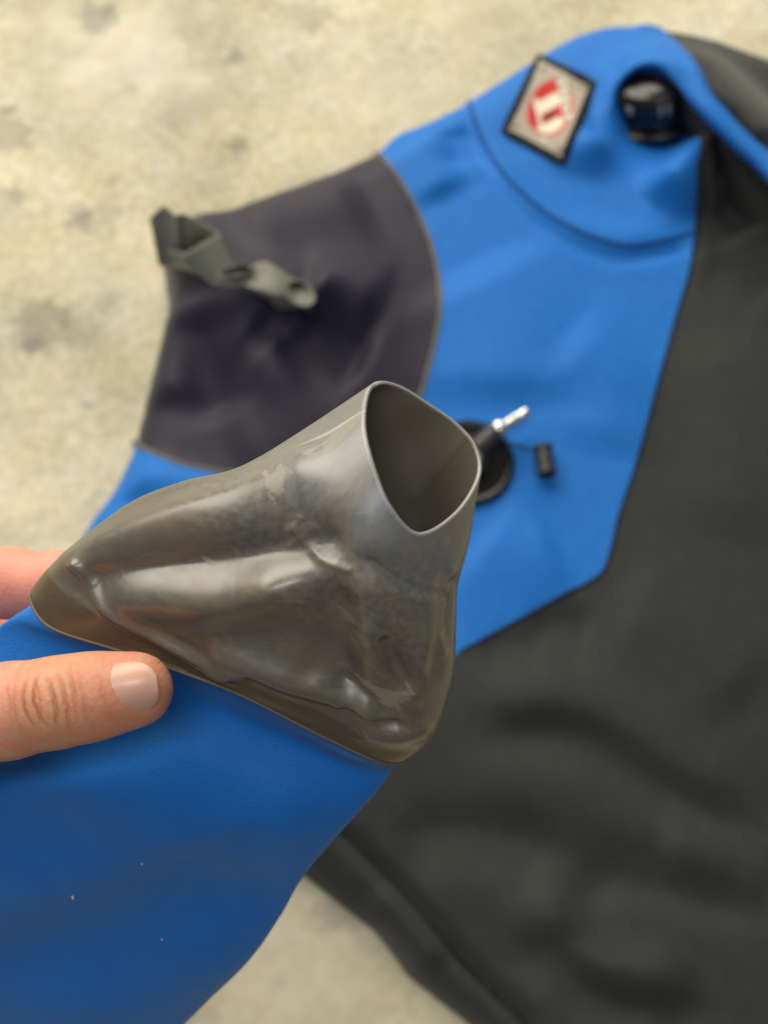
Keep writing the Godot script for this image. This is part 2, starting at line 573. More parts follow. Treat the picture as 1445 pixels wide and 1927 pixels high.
func surface_net(cell: float, k: float, color_of: Callable, uv_of: Callable) -> ArrayMesh:
	var BS := 6
	var bw := cell * BS
	var vals := {}
	var blocks := {}
	for b in bones:
		b.resize(6)
		b[4] = b[1] - b[0]
		b[5] = 1.0 / maxf(b[4].length_squared(), 1e-9)
	for b in bones:
		var r: float = maxf(b[2], b[3]) + bw + k
		var lo: Vector3 = b[0].min(b[1]) - Vector3.ONE * r
		var hi: Vector3 = b[0].max(b[1]) + Vector3.ONE * r
		for x in range(int(floor(lo.x / bw)), int(ceil(hi.x / bw))):
			for y in range(int(floor(lo.y / bw)), int(ceil(hi.y / bw))):
				for z in range(int(floor(lo.z / bw)), int(ceil(hi.z / bw))):
					blocks[Vector3i(x, y, z)] = true
	var vid := {}
	var V := PackedVector3Array()
	var N := PackedVector3Array()
	var quads := []
	var keep := {}
	for bk in blocks:
		var c: Vector3 = (Vector3(bk) + Vector3.ONE * 0.5) * bw
		var near := []
		for b in bones:
			if bone_d(c, b) < bw * 0.87 + k + cell * 2.0:
				near.append(b)
		if near.is_empty():
			continue
		var dc := field(c, near, k)
		if absf(dc) > bw * 0.9 + cell * 2.0:
			continue
		keep[bk] = near
	# values at grid corners of kept blocks
	for bk in keep:
		var near: Array = keep[bk]
		var n := BS + 1
		var v := PackedFloat32Array()
		v.resize(n * n * n)
		var o: Vector3 = Vector3(bk) * bw
		var i := 0
		for z in n:
			for y in n:
				for x in n:
					v[i] = field(o + Vector3(x, y, z) * cell, near, k)
					i += 1
		vals[bk] = v
		for z in BS:
			for y in BS:
				for x in BS:
					var s := Vector3.ZERO
					var m := 0
					var q := PackedFloat32Array()
					q.resize(8)
					var neg := 0
					for j in 8:
						q[j] = v[((z + (j >> 2)) * n + y + ((j >> 1) & 1)) * n + x + (j & 1)]
						if q[j] < 0.0:
							neg += 1
					if neg == 0 or neg == 8:
						continue
					for e in [[0, 1], [2, 3], [4, 5], [6, 7], [0, 2], [1, 3], [4, 6], [5, 7], [0, 4], [1, 5], [2, 6], [3, 7]]:
						var a: float = q[e[0]]
						var b2: float = q[e[1]]
						if (a < 0.0) != (b2 < 0.0):
							var t := a / (a - b2)
							var pa := Vector3(e[0] & 1, (e[0] >> 1) & 1, e[0] >> 2)
							var pb := Vector3(e[1] & 1, (e[1] >> 1) & 1, e[1] >> 2)
							s += pa.lerp(pb, t)
							m += 1
					var key: Vector3i = bk * BS + Vector3i(x, y, z)
					var P := o + (Vector3(x, y, z) + s / m) * cell
					vid[key] = V.size()
					V.append(P)
					var ep := cell * 0.6
					var g := Vector3(field(P + Vector3(ep, 0, 0), near, k) - field(P - Vector3(ep, 0, 0), near, k), field(P + Vector3(0, ep, 0), near, k) - field(P - Vector3(0, ep, 0), near, k), field(P + Vector3(0, 0, ep), near, k) - field(P - Vector3(0, 0, ep), near, k))
					N.append(g.normalized())
	var I := PackedInt32Array()
	for bk in keep:
		var v: PackedFloat32Array = vals[bk]
		var n := BS + 1
		for z in BS:
			for y in BS:
				for x in BS:
					var a := v[(z * n + y) * n + x]
					var base: Vector3i = bk * BS + Vector3i(x, y, z)
					for ax in 3:
						var b2 := v[((z + (1 if ax == 2 else 0)) * n + y + (1 if ax == 1 else 0)) * n + x + (1 if ax == 0 else 0)]
						if (a < 0.0) == (b2 < 0.0):
							continue
						var u := Vector3i(0, 1, 0) if ax == 0 else (Vector3i(0, 0, 1) if ax == 1 else Vector3i(1, 0, 0))
						var w := Vector3i(0, 0, 1) if ax == 0 else (Vector3i(1, 0, 0) if ax == 1 else Vector3i(0, 1, 0))
						var c0: int = vid.get(base - u - w, -1)
						var c1: int = vid.get(base - w, -1)
						var c2: int = vid.get(base, -1)
						var c3: int = vid.get(base - u, -1)
						if c0 < 0 or c1 < 0 or c2 < 0 or c3 < 0:
							continue
						if a < 0.0:
							I.append_array([c0, c2, c1, c0, c3, c2])
						else:
							I.append_array([c0, c1, c2, c0, c2, c3])
	var C := PackedColorArray()
	var U := PackedVector2Array()
	for i in V.size():
		C.append(color_of.call(V[i], N[i]))
		U.append(uv_of.call(V[i], N[i]))
	var arr := []
	arr.resize(Mesh.ARRAY_MAX)
	arr[Mesh.ARRAY_VERTEX] = V
	arr[Mesh.ARRAY_NORMAL] = N
	arr[Mesh.ARRAY_COLOR] = C
	arr[Mesh.ARRAY_TEX_UV] = U
	arr[Mesh.ARRAY_INDEX] = I
	var m := ArrayMesh.new()
	m.add_surface_from_arrays(Mesh.PRIMITIVE_TRIANGLES, arr)
	return m

# ---------------------------------------------------------------- computed pictures
func seg_d(p: Vector2, pts: Array) -> float:
	var best := 1e9
	for i in pts.size() - 1:
		best = minf(best, p.distance_to(Geometry2D.get_closest_point_to_segment(p, pts[i], pts[i + 1])))
	return best

func line_on(im: Image, a: Vector2, b: Vector2, w: float, c: Color, amount: float) -> void:
	var lo := a.min(b) - Vector2(w, w) * 2.0
	var hi := a.max(b) + Vector2(w, w) * 2.0
	for y in range(maxi(int(lo.y), 0), mini(int(hi.y) + 1, im.get_height() - 1) + 1):
		for x in range(maxi(int(lo.x), 0), mini(int(hi.x) + 1, im.get_width() - 1) + 1):
			var p := Vector2(x, y)
			var d := p.distance_to(Geometry2D.get_closest_point_to_segment(p, a, b))
			var k := exp(-d * d / (w * w)) * amount
			if k > 0.01:
				im.set_pixel(x, y, im.get_pixel(x, y).lerp(c, k))

# one smooth stroke along a polyline, its strength fading towards both ends
func curve_on(im: Image, pts: Array, w: float, c: Color, amount: float) -> void:
	var lo: Vector2 = pts[0]
	var hi: Vector2 = pts[0]
	for q in pts:
		lo = lo.min(q)
		hi = hi.max(q)
	for y in range(maxi(int(lo.y - w * 2), 0), mini(int(hi.y + w * 2) + 1, im.get_height() - 1) + 1):
		var fade := sin(clampf((y - lo.y) / maxf(hi.y - lo.y, 1.0), 0.0, 1.0) * PI)
		for x in range(maxi(int(lo.x - w * 2), 0), mini(int(hi.x + w * 2) + 1, im.get_width() - 1) + 1):
			var d := seg_d(Vector2(x, y), pts)
			var k := exp(-d * d / (w * w)) * amount * (0.15 + 0.85 * fade)
			if k > 0.01:
				im.set_pixel(x, y, im.get_pixel(x, y).lerp(c, k))

func floor_picture() -> ImageTexture:
	var S := 1024
	var mk := func(f: float, o: int, sd: int) -> Image:
		var n := FastNoiseLite.new()
		n.noise_type = FastNoiseLite.TYPE_SIMPLEX_SMOOTH
		n.frequency = f
		n.fractal_octaves = o
		n.seed = sd
		return n.get_seamless_image(S, S)
	var a: PackedByteArray = mk.call(0.006, 4, 3).get_data()
	var b: PackedByteArray = mk.call(0.035, 4, 11).get_data()
	var c: PackedByteArray = mk.call(0.012, 3, 27).get_data()
	var d: PackedByteArray = mk.call(0.16, 2, 31).get_data()
	var out := PackedByteArray()
	out.resize(S * S * 3)
	# spots of old grease and damp: photo pixel, radius (m), strength
	var spots := []
	for s in [[150, 408, .017, .42], [28, 370, .014, .30], [62, 615, .030, .34], [150, 620, .026, .2], [180, 30, .024, .42], [205, 18, .012, .5], [440, 105, .012, .4], [448, 268, .012, .4], [18, 205, .009, .4], [200, 400, .03, .22], [10, 250, .03, .3], [650, 1700, .02, .25], [560, 20, .03, .22], [330, 200, .03, .15], [205, 570, .018, .25], [60, 650, .012, .4], [160, 760, .010, .25]]:
		var p := on_plane(s[0], s[1], 0.0)
		spots.append([p.x, p.z, s[2], s[3]])
	for y in S:
		for x in S:
			var i := y * S + x
			var v := a[i] / 255.0 * 0.5 + b[i] / 255.0 * 0.2 + c[i] / 255.0 * 0.30
			var f := d[i] / 255.0
			var k := clampf((v - 0.5) * 1.7, -0.5, 0.5)
			var l := 0.55 + k * 0.32 + (f - 0.5) * 0.17
			var warm := (c[i] / 255.0 - 0.5) * 0.10 - (b[i] / 255.0 - 0.5) * 0.08
			out[i * 3] = int(clampf(pow(l * (1.0 + warm), 1 / 2.2), 0, 1) * 255)
			out[i * 3 + 1] = int(clampf(pow(l * (0.915 + warm * 0.3), 1 / 2.2), 0, 1) * 255)
			out[i * 3 + 2] = int(clampf(pow(l * (0.665 - warm * 0.9 + k * 0.10), 1 / 2.2), 0, 1) * 255)
	var im := Image.create_from_data(S, S, false, Image.FORMAT_RGB8, out)
	var worn_or_glint := []
	for s in [[250, 95, .075, .42], [150, 60, .05, .25], [330, 140, .05, .3], [700, 180, .05, .18], [250, 560, .04, .15], [560, 1790, .05, .25]]:
		var p := on_plane(s[0], s[1], 0.0)
		worn_or_glint.append([p.x, p.z, s[2], s[3]])
	for s in worn_or_glint:
		var r: float = s[2] / 2.4 * S
		var cx: float = (s[0] + 1.2) / 2.4 * S
		var cy: float = (s[1] + 1.2) / 2.4 * S
		for y in range(int(cy - r * 2), int(cy + r * 2) + 1):
			for x in range(int(cx - r * 2), int(cx + r * 2) + 1):
				var i3 := posmod(y, S) * S + posmod(x, S)
				var d3 := Vector2(x - cx, y - cy).length() / r + (b[i3] / 255.0 - 0.5) * 2.2 + (d[i3] / 255.0 - 0.5) * 0.9
				var k3: float = (1.0 - smoothstep(0.3, 1.3, d3)) * s[3]
				if k3 > 0.0:
					var q3 := im.get_pixel(posmod(x, S), posmod(y, S))
					im.set_pixel(posmod(x, S), posmod(y, S), q3.lerp(Color(0.87, 0.85, 0.80), k3))
	# pixel of a place: uv = (x + 1.2, z + 1.2) / 2.4
	for s in spots:
		var r: float = s[2] / 2.4 * S
		var cx: float = (s[0] + 1.2) / 2.4 * S
		var cy: float = (s[1] + 1.2) / 2.4 * S
		for y in range(int(cy - r * 2), int(cy + r * 2) + 1):
			for x in range(int(cx - r * 2), int(cx + r * 2) + 1):
				var i2 := posmod(y, S) * S + posmod(x, S)
				var dd := Vector2(x - cx, y - cy).length() / r + (b[i2] / 255.0 - 0.5) * 1.5 + (d[i2] / 255.0 - 0.5) * 0.7
				var k2: float = (1.0 - smoothstep(0.35, 1.2, dd)) * s[3] * (0.7 + 0.6 * (d[i2] / 255.0))
				if k2 > 0.0:
					var q := im.get_pixel(posmod(x, S), posmod(y, S))
					im.set_pixel(posmod(x, S), posmod(y, S), q.lerp(Color(0.43, 0.42, 0.40), k2))
	return ImageTexture.create_from_image(im)

func patch_picture() -> ImageTexture:
	# woven badge: u along the long side, cream ground, broken red ring, pale block letters
	var W := 192
	var Hh := 256
	var im := Image.create(W, Hh, false, Image.FORMAT_RGB8)
	var n := FastNoiseLite.new()
	n.frequency = 0.08
	n.seed = 5
	var cream := Color(0.66, 0.62, 0.56)
	var red := Color(0.72, 0.10, 0.08)
	var white := Color(0.84, 0.82, 0.73)
	for y in Hh:
		for x in W:
			var p := Vector2(x - W * 0.5, y - Hh * 0.5)
			var c := cream
			c = c.darkened(0.10 * absf(n.get_noise_2d(x * 2.0, y * 2.0)) + (0.04 if (x + y) % 3 == 0 else 0.0))
			var r := Vector2(p.x / 68.0, p.y / 92.0).length()
			if r < 1.0:
				c = red
			im.set_pixel(x, y, c)
	# lettering set on the diagonal of the badge: strokes given in badge coordinates
	var blk := func(a: Vector2, b: Vector2, w: float, c: Color) -> void:
		var d := (b - a).normalized()
		for y in Hh:
			for x in W:
				var q := Vector2(x, y) - a
				var t := q.dot(d)
				if t >= 0.0 and t <= a.distance_to(b) and absf(q.cross(d)) < w:
					im.set_pixel(x, y, c)
	var at_uv := func(u: float, v: float) -> Vector2:
		return Vector2(u * W, v * Hh)
	blk.call(at_uv.call(.20, .47), at_uv.call(.62, .88), 7.0, white.darkened(.1))
	blk.call(at_uv.call(.30, .60), at_uv.call(.56, .33), 19.0, white)
	blk.call(at_uv.call(.50, .84), at_uv.call(.76, .57), 18.0, white)
	blk.call(at_uv.call(.46, .66), at_uv.call(.60, .52), 8.0, Color(.36, .08, .07))
	blk.call(at_uv.call(.44, .07), at_uv.call(.90, .56), 17.0, cream)
	for y in Hh:
		for x in W:
			var rr := Vector2((x - W * 0.5) / 68.0, (y - Hh * 0.5) / 92.0).length()
			if rr < 1.0 and rr > 0.86 and x + y * 0.6 > 190:
				im.set_pixel(x, y, red.lerp(cream, 0.15 if y < 190 else 0.6))
	for k in 5:
		var t := k / 4.0
		var p: Vector2 = at_uv.call(lerpf(.49, .80, t), lerpf(.16, .50, t))
		blk.call(p + Vector2(-9, 12), p + Vector2(11, -12), 5.0, white)
		blk.call(p + Vector2(-3, 22), p + Vector2(15, 0), 2.0, Color(.5, .46, .43))
	for q in [[.13, .12], [.87, .10], [.12, .89], [.88, .90]]:
		var p: Vector2 = at_uv.call(q[0], q[1])
		blk.call(p + Vector2(-7, 8), p + Vector2(7, -8), 5.0, Color(.3, .3, .29))
		blk.call(p + Vector2(-2, 3), p + Vector2(3, -3), 2.0, cream)
	for k in 8:
		var p: Vector2 = at_uv.call(.06, .26 + k * .065)
		blk.call(p, p + Vector2(7, -8), 2.0, Color(.52, .5, .48))
	return ImageTexture.create_from_image(im)

# rubber of the wrist seal: u around, v from the glued edge (0) to the lip (1); the inside uses v > 1 (repeat off)
func rubber_pictures(marks: Array, scratches: Array) -> Array:
	var S := 1024
	var n1 := FastNoiseLite.new()
	n1.frequency = 0.005
	n1.fractal_octaves = 4
	n1.seed = 8
	var a := n1.get_seamless_image(S, S).get_data()
	n1.frequency = 0.03
	n1.seed = 21
	var b := n1.get_seamless_image(S, S).get_data()
	n1.frequency = 0.15
	n1.seed = 4
	var d := n1.get_seamless_image(S, S).get_data()
	var out := PackedByteArray()
	out.resize(S * S * 3)
	var ro := PackedByteArray()
	ro.resize(S * S)
	for y in S:
		var v := float(y) / S
		for x in S:
			var i := y * S + x
			var u := float(x) / S
			var j := y * S + (x * 2) % S
			var k := a[j] / 255.0 - 0.5
			var k2 := b[j] / 255.0 - 0.5
			var k3 := d[j] / 255.0 - 0.5
			var l := 0.100 + k * 0.03 + k2 * 0.018 + k3 * 0.016
			# scuffed and chalky towards the lip
			var lip := smoothstep(0.55, 0.97, v + k2 * 0.25)
			l += lip * 0.080 + smoothstep(0.988, 0.996, v) * 0.10 * (1.0 if v < 1.0 else 0.0)
			var warm := k * 0.45 + k2 * 0.16 + 0.05 - lip * 0.34
			var band := (1.0 - smoothstep(0.17, 0.2, v))
			l *= 1.0 - band * 0.5
			warm += band * 0.42
			out[i * 3] = int(clampf(pow(l * (1.12 + warm * 0.5), 1 / 2.2), 0, 1) * 255)
			out[i * 3 + 1] = int(clampf(pow(l * (0.98 - warm * 0.02 - lip * 0.015), 1 / 2.2), 0, 1) * 255)
			out[i * 3 + 2] = int(clampf(pow(l * (0.75 - warm * 0.55), 1 / 2.2), 0, 1) * 255)
			ro[i] = int(clampf(0.325 + k2 * 0.12 + k * 0.10 + k3 * 0.06 + lip * 0.06, 0.12, 0.9) * 255)
	var im := Image.create_from_data(S, S, false, Image.FORMAT_RGB8, out)
	var rim := Image.create_from_data(S, S, false, Image.FORMAT_L8, ro)
	for m in marks:      # u, v, ru, rv, strength, colour
		var cx: float = m[0] * S
		var cy: float = m[1] * S
		var rx: float = m[2] * S
		var ry: float = m[3] * S
		for y in range(maxi(int(cy - ry * 2), 0), mini(int(cy + ry * 2), S - 1) + 1):
			for x in range(int(cx - rx * 2), int(cx + rx * 2) + 1):
				var xx := posmod(x, S)
				var i := y * S + xx
				var dd := Vector2((x - cx) / rx, (y - cy) / ry).length() + (b[i] / 255.0 - 0.5) * 1.3 + (d[i] / 255.0 - 0.5) * 0.5
				var k: float = (1.0 - smoothstep(0.7, 1.0, dd)) * m[4]
				if k > 0.0:
					im.set_pixel(xx, y, im.get_pixel(xx, y).lerp(m[5], k))
					rim.set_pixel(xx, y, rim.get_pixel(xx, y).lerp(Color(0.6, 0.6, 0.6), k))
	for s in scratches:
		line_on(im, Vector2(s[0], s[1]) * S, Vector2(s[2], s[3]) * S, s[4], Color(0.72, 0.70, 0.66), s[5])
	return [ImageTexture.create_from_image(im), ImageTexture.create_from_image(rim)]

func skin_relief() -> Array:
	# u: along the thumb / 0.1 m, v: across / 0.1 m, 0.1 mm per pixel
	var S := 1024
	var n := FastNoiseLite.new()
	n.frequency = 0.05
	n.fractal_octaves = 3
	n.seed = 77
	var a := n.get_seamless_image(S, S)
	a.convert(Image.FORMAT_L8)
	var data := a.get_data()
	for i in data.size():
		data[i] = int(150 + (data[i] - 128) * 0.08)
	var im := Image.create_from_data(S, S, false, Image.FORMAT_L8, data)
	var rng := RandomNumberGenerator.new()
	rng.seed = 12
	# folds over the knuckle: curved lines across, centred on u = 0.5
	var tone := Image.create(S, S, false, Image.FORMAT_RGB8)
	tone.fill(Color.WHITE)
	for k in 11:
		var x0: float = [-130, -96, -66, -36, -20, -3, 20, 46, 74, 98, 150][k] + 512.0
		var deep: float = [.25, .3, .35, .85, .45, .95, .9, .7, .5, .3, .2][k]
		var bow: float = [-6, 8, -10, -12, 16, -14, 15, 16, 10, 8, 5][k]
		var y0 := 512.0 - rng.randf_range(66, 92)
		var y1 := 512.0 + rng.randf_range(55, 90)
		var course := []
		for s in 13:
			var t := s / 12.0
			course.append(Vector2(x0 + bow * sin(t * PI) + rng.randf_range(-1.6, 1.6) + (t - 0.5) * 10.0, lerpf(y0, y1, t)))
		var w := rng.randf_range(5.0, 8.0)
		curve_on(im, course, w, Color(0.1, 0.1, 0.1), deep * 0.9)
		curve_on(tone, course, w * 0.8, Color(0.80, 0.62, 0.56), deep * 0.6)
	# fine diagonal skin lines
	for k in 220:
		var p := Vector2(rng.randf_range(0, S), rng.randf_range(300, 740))
		var q := p + Vector2(rng.randf_range(-10, 10), rng.randf_range(-26, 26))
		line_on(im, p, q, 1.5, Color(0.35, 0.35, 0.35), 0.22)
	n.frequency = 0.02
	var blot := n.get_seamless_image(S, S)
	for y in range(256, 768):
		for x in S:
			var v := blot.get_pixel(x, y).r - 0.5
			var c := tone.get_pixel(x, y)
			tone.set_pixel(x, y, Color(c.r * (0.97 + v * 0.06), c.g * (0.96 - v * 0.13), c.b * (0.95 - v * 0.16)))
	return [ImageTexture.create_from_image(im), ImageTexture.create_from_image(tone)]

# ================================================================ build
func _ready() -> void:
	# ---- camera
	var cam := Camera3D.new()
	cam.name = "camera"
	var att := CameraAttributesPhysical.new()
	att.frustum_focal_length = 12.0 / (963.5 / FPX)
	att.frustum_focus_distance = 0.262
	att.frustum_near = 0.02
	att.frustum_far = 60.0
	att.exposure_aperture = 7.4
	cam.attributes = att
	add_child(cam)
	cam.position = EYE
	cam.rotation_degrees = Vector3(PITCH, 0, 0)
	cam.near = 0.02
	cam.far = 60.0
	cam.fov = rad_to_deg(2.0 * atan(963.5 / FPX))
	# ---- light: dim room air, an open doorway ahead-left, two ceiling fittings
	var we := WorldEnvironment.new()
	we.name = "environment"
	var env := Environment.new()
	env.background_mode = Environment.BG_COLOR
	env.background_color = Color(0.44, 0.43, 0.42)
	env.background_energy_multiplier = 1.0
	env.tonemap_mode = Environment.TONE_MAPPER_LINEAR
	env.tonemap_exposure = 1.0
	env.sdfgi_enabled = true
	env.ssao_enabled = true
	env.ssil_enabled = true
	we.environment = env
	add_child(we)
	var lamp := func(called: String, pos: Vector3, aim: Vector3, size: Vector2, energy: float, c: Color) -> void:
		var l := AreaLight3D.new()
		l.name = called
		l.area_size = size
		l.light_energy = energy
		l.light_color = c
		l.shadow_enabled = true
		l.area_range = 30.0
		add_child(l)
		l.look_at_from_position(pos, aim, Vector3.UP if absf((aim - pos).normalized().y) < 0.99 else Vector3.FORWARD)
	lamp.call("doorway_light", Vector3(-1.0, 2.0, -2.6), Vector3(0, 0.1, -0.4), Vector2(4.0, 2.4), 17.5, Color(1.0, 0.97, 0.90))
	lamp.call("ceiling_light", Vector3(-0.15, 2.7, -0.1), Vector3(-0.1, 0, -0.4), Vector2(1.2, 0.25), 1.7, Color(0.98, 0.99, 1.0))

	# ---- materials
	var blue := cloth("blue neoprene", lin(0.007, 0.148, 0.52), 0.03, 0.62, 0.12, 9.0, 40, 0.35)
	var black := cloth("black neoprene", lin(0.025, 0.028, 0.0265), 0.03, 0.7, 0.35, 9.0, 50, 0.35)
	var purple := cloth("dark plum neoprene", lin(0.012, 0.0085, 0.024), 0.03, 0.58, 0.25, 9.0, 60, 0.42)
	var grey_rubber := cloth("grey green latex", lin(0.27, 0.275, 0.225), 0.06, 0.5, 0.0, 20.0, 70, 0.5)  # collar latex, lightened in colour to make up for a dimly lit fold
	var tape := cloth("grey seam tape", lin(0.14, 0.135, 0.115), 0.1, 0.8, 0.0, 20.0, 80)
	var blue_tape := cloth("dark blue seam tape", lin(0.006, 0.065, 0.26), 0.1, 0.7, 0.0, 20.0, 81)
	var black_tape := cloth("black seam tape", lin(0.012, 0.013, 0.013), 0.1, 0.75, 0.0, 20.0, 82)
	var gloss := plain("glossy black plastic", lin(0.008, 0.008, 0.008), 0.2)
	var satin := plain("satin black plastic", lin(0.03, 0.03, 0.03), 0.42)
	var worn_or_glint := plain("glint grey plastic", lin(0.22, 0.21, 0.20), 0.4)  # pale grey that carries the window glints on the exhaust valve
	var steel := plain("polished steel", Color(0.86, 0.88, 0.86), 0.16, 1.0)

	# ---- floor
	var fm := StandardMaterial3D.new()
	fm.resource_name = "stained concrete"
	fm.albedo_texture = floor_picture()
	fm.roughness = 0.75
	fm.metallic_specular = 0.35
	fm.normal_enabled = true
	fm.normal_texture = noise_tex(0.06, 4, 90, [], 512, true, 6.0)
	fm.normal_scale = 0.12
	var st := SurfaceTool.new()
	st.begin(Mesh.PRIMITIVE_TRIANGLES)
	for q in [[-9, -9], [9, -9], [9, 9], [-9, -9], [9, 9], [-9, 9]]:
		st.set_normal(Vector3.UP)
		st.set_uv(Vector2(q[0] + 1.2, q[1] + 1.2) / 2.4)
		st.add_vertex(Vector3(q[0], 0, q[1]))
	st.generate_tangents()
	var floor_ := put("concrete_floor", st.commit(), fm)
	floor_.set_meta("kind", "structure")
	floor_.set_meta("label", "pale concrete floor with grey stains under the drysuit")

	# ---- the suit as it lies
	var suit := Node3D.new()
	suit.name = "drysuit"
	add_child(suit)
	tag(suit, "blue and black neoprene drysuit lying on concrete, one wrist seal held up", "drysuit")
	var outline := [[150, 1010], [172, 975], [212, 922], [250, 845], [270, 765], [290, 690], [308, 625], [318, 575], [312, 530], [306, 490], [322, 450], [352, 425], [388, 409], [440, 400], [520, 364], [600, 334], [705, 287], [740, 252], [800, 229], [860, 200], [910, 168], [965, 134], [1020, 98], [1080, 66], [1130, 51], [1180, 48], [1240, 56], [1300, 66], [1350, 78], [1445, 112], [1560, 150], [1690, 190], [1690, 2060], [1030, 2060], [935, 1978], [880, 1927], [820, 1880], [765, 1835], [738, 1795], [702, 1750], [640, 1702], [570, 1646], [470, 1560], [400, 1480], [250, 1400], [140, 1250], [130, 1090]]
	OUT = world2(outline, 0.012)
	build_field()
	var neck_seam := [[705, 284], [738, 318], [770, 368], [800, 430], [819, 490], [828, 560], [823, 620], [807, 690], [780, 760], [700, 840], [600, 875], [520, 893], [440, 890], [400, 886], [340, 872], [285, 850], [248, 830]]
	var neck_poly := seam_poly(neck_seam)
	neck_poly.append_array(world2([[150, 790], [130, 500], [250, 300], [500, 250], [660, 230]], 0.012))
	var chest_edge := [[1318, 262], [1312, 300], [1312, 360], [1308, 440], [1298, 510], [1280, 570], [1255, 660], [1225, 770], [1195, 880], [1165, 970], [1135, 1075], [1060, 1120], [980, 1165], [860, 1230], [780, 1285], [700, 1340], [600, 1400], [480, 1490], [380, 1580]]
	var torso_poly := seam_poly(chest_edge)
	torso_poly.append_array(world2([[330, 1700], [330, 2300], [2100, 2300], [2100, 800]], 0.012))
	torso_poly.append_array(seam_poly([[1640, 490], [1560, 410], [1450, 308], [1400, 262], [1340, 198], [1296, 142], [1262, 130]], Vector2(0.025, -0.02)))
	torso_poly.append_array(world2([[1268, 190], [1296, 240]], 0.04))  # black runs on over the pocket wall, painting in shade under the fold
	var arm_seam := [[1236, 50], [1268, 78], [1300, 118], [1340, 185], [1400, 250], [1450, 296], [1560, 400], [1640, 480]]
	var arm_poly := seam_poly(arm_seam, Vector2(0.025, -0.02))
	arm_poly.append_array(world2([[2100, 600], [2100, -100], [1236, -100]], 0.012))
	var shoulder_seam := [[880, 186], [905, 255], [942, 318], [1010, 386], [1085, 432], [1170, 460], [1240, 453], [1311, 436]]
	var shoulder_poly := seam_poly(shoulder_seam)
	shoulder_poly.append_array(world2([[1700, 436], [1700, -60], [860, -60]], 0.012))
	var cutter := func(from: Array, with: PackedVector2Array, inside: bool) -> Array:
		var o := []
		for p in from:
			var got := Geometry2D.intersect_polygons(p, with) if inside else Geometry2D.clip_polygons(p, with)
			for q in got:
				if not Geometry2D.is_polygon_clockwise(q):
					o.append(q)
		return o
	var rest: Array = [OUT]
	if Geometry2D.is_polygon_clockwise(OUT):
		var rev := OUT.duplicate()
		rev.reverse()
		rest = [rev]
	put("neck_panel", region(cutter.call(rest, neck_poly, true)), purple, suit)
	rest = cutter.call(rest, neck_poly, false)
	put("torso_panel", region(cutter.call(rest, torso_poly, true)), black, suit)
	rest = cutter.call(rest, torso_poly, false)
	put("arm_panel", region(cutter.call(rest, arm_poly, true)), black, suit)
	rest = cutter.call(rest, arm_poly, false)
	put("shoulder_panel", region(cutter.call(rest, shoulder_poly, true)), blue, suit)
	rest = cutter.call(rest, shoulder_poly, false)
	put("chest_panel", region(rest), blue, suit)
	# seams
	put("seam_tape", seam_cord(neck_seam, 0.0022, 0.0004), tape, suit)
	put("seam_tape", seam_cord(arm_seam.slice(0, 7), 0.0022, 0.0004, 0.5, Vector2(0.025, -0.02)), tape, suit)
	put("seam_tape", seam_cord(chest_edge.slice(1, 14), 0.0016, 0.0002), black_tape, suit)
	put("seam_tape", seam_cord(shoulder_seam, 0.0022, 0.0002), blue_tape, suit)
	put("seam_tape", seam_cord([[640, 1562], [720, 1640], [800, 1725], [870, 1810], [1000, 1935]], 0.002, 0.0002), black_tape, suit)

	# the blue hem that overhangs the valve
	var hem := PackedVector3Array()
	var off := Vector2(0.025, -0.02)
	var prof_rows := []
	for k in [[1172, 74, 1138, 236, -0.004], [1200, 64, 1152, 184, 0.004], [1228, 62, 1174, 142, 0.072], [1254, 76, 1206, 120, 0.084], [1280, 97, 1244, 121, 0.092], [1306, 128, 1274, 147, 0.096], [1340, 187, 1318, 199, 0.0], [1400, 253, 1386, 269, 0.0], [1450, 299, 1446, 326, 0.0], [1560, 402, 1548, 445, 0.0], [1640, 484, 1625, 530, 0.0]]:
		var a: Vector3 = surf(k[0], k[1], off) + Vector3(0, 0.002 if k[4] >= 0.0 else -0.004, 0)
		var lip: Vector3
		if k[4] > 0.05:
			lip = on_plane(k[2], k[3], k[4])
		elif k[4] != 0.0:
			lip = surf(k[2], k[3]) + Vector3(0, k[4], 0)
		else:
			lip = on_plane(k[2], k[3], maxf(a.y + (k[5] if k.size() > 5 else 0.003), 0.05))
		var out_ := (lip - a)
		var mid := a.lerp(lip, 0.5) + Vector3(0, 0.004, 0)
		var low := 0.003 if k[4] < 0.0 else 0.008
		prof_rows.append(curve(PackedVector3Array([a - out_ * 0.15 - Vector3(0, 0.004, 0), a, mid, lip, lip - out_ * 0.12 - Vector3(0, low, 0), a.lerp(lip, 0.4) - Vector3(0, low * 2.0, 0)]), 22))
	for c in 22:
		var line := PackedVector3Array()
		for r in prof_rows:
			line.append(r[c])
		hem.append_array(curve(line, 60))
	put("shoulder_fold", sheet(hem, 22, 60, 0.004), blue, suit)

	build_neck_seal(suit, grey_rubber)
	build_badge(suit, black_tape)
	build_exhaust_valve(suit, gloss, satin, worn_or_glint)
	build_inflation_valve(suit, gloss, satin, worn_or_glint, steel)
	build_sleeve_and_seal(suit, blue)
	build_hand()

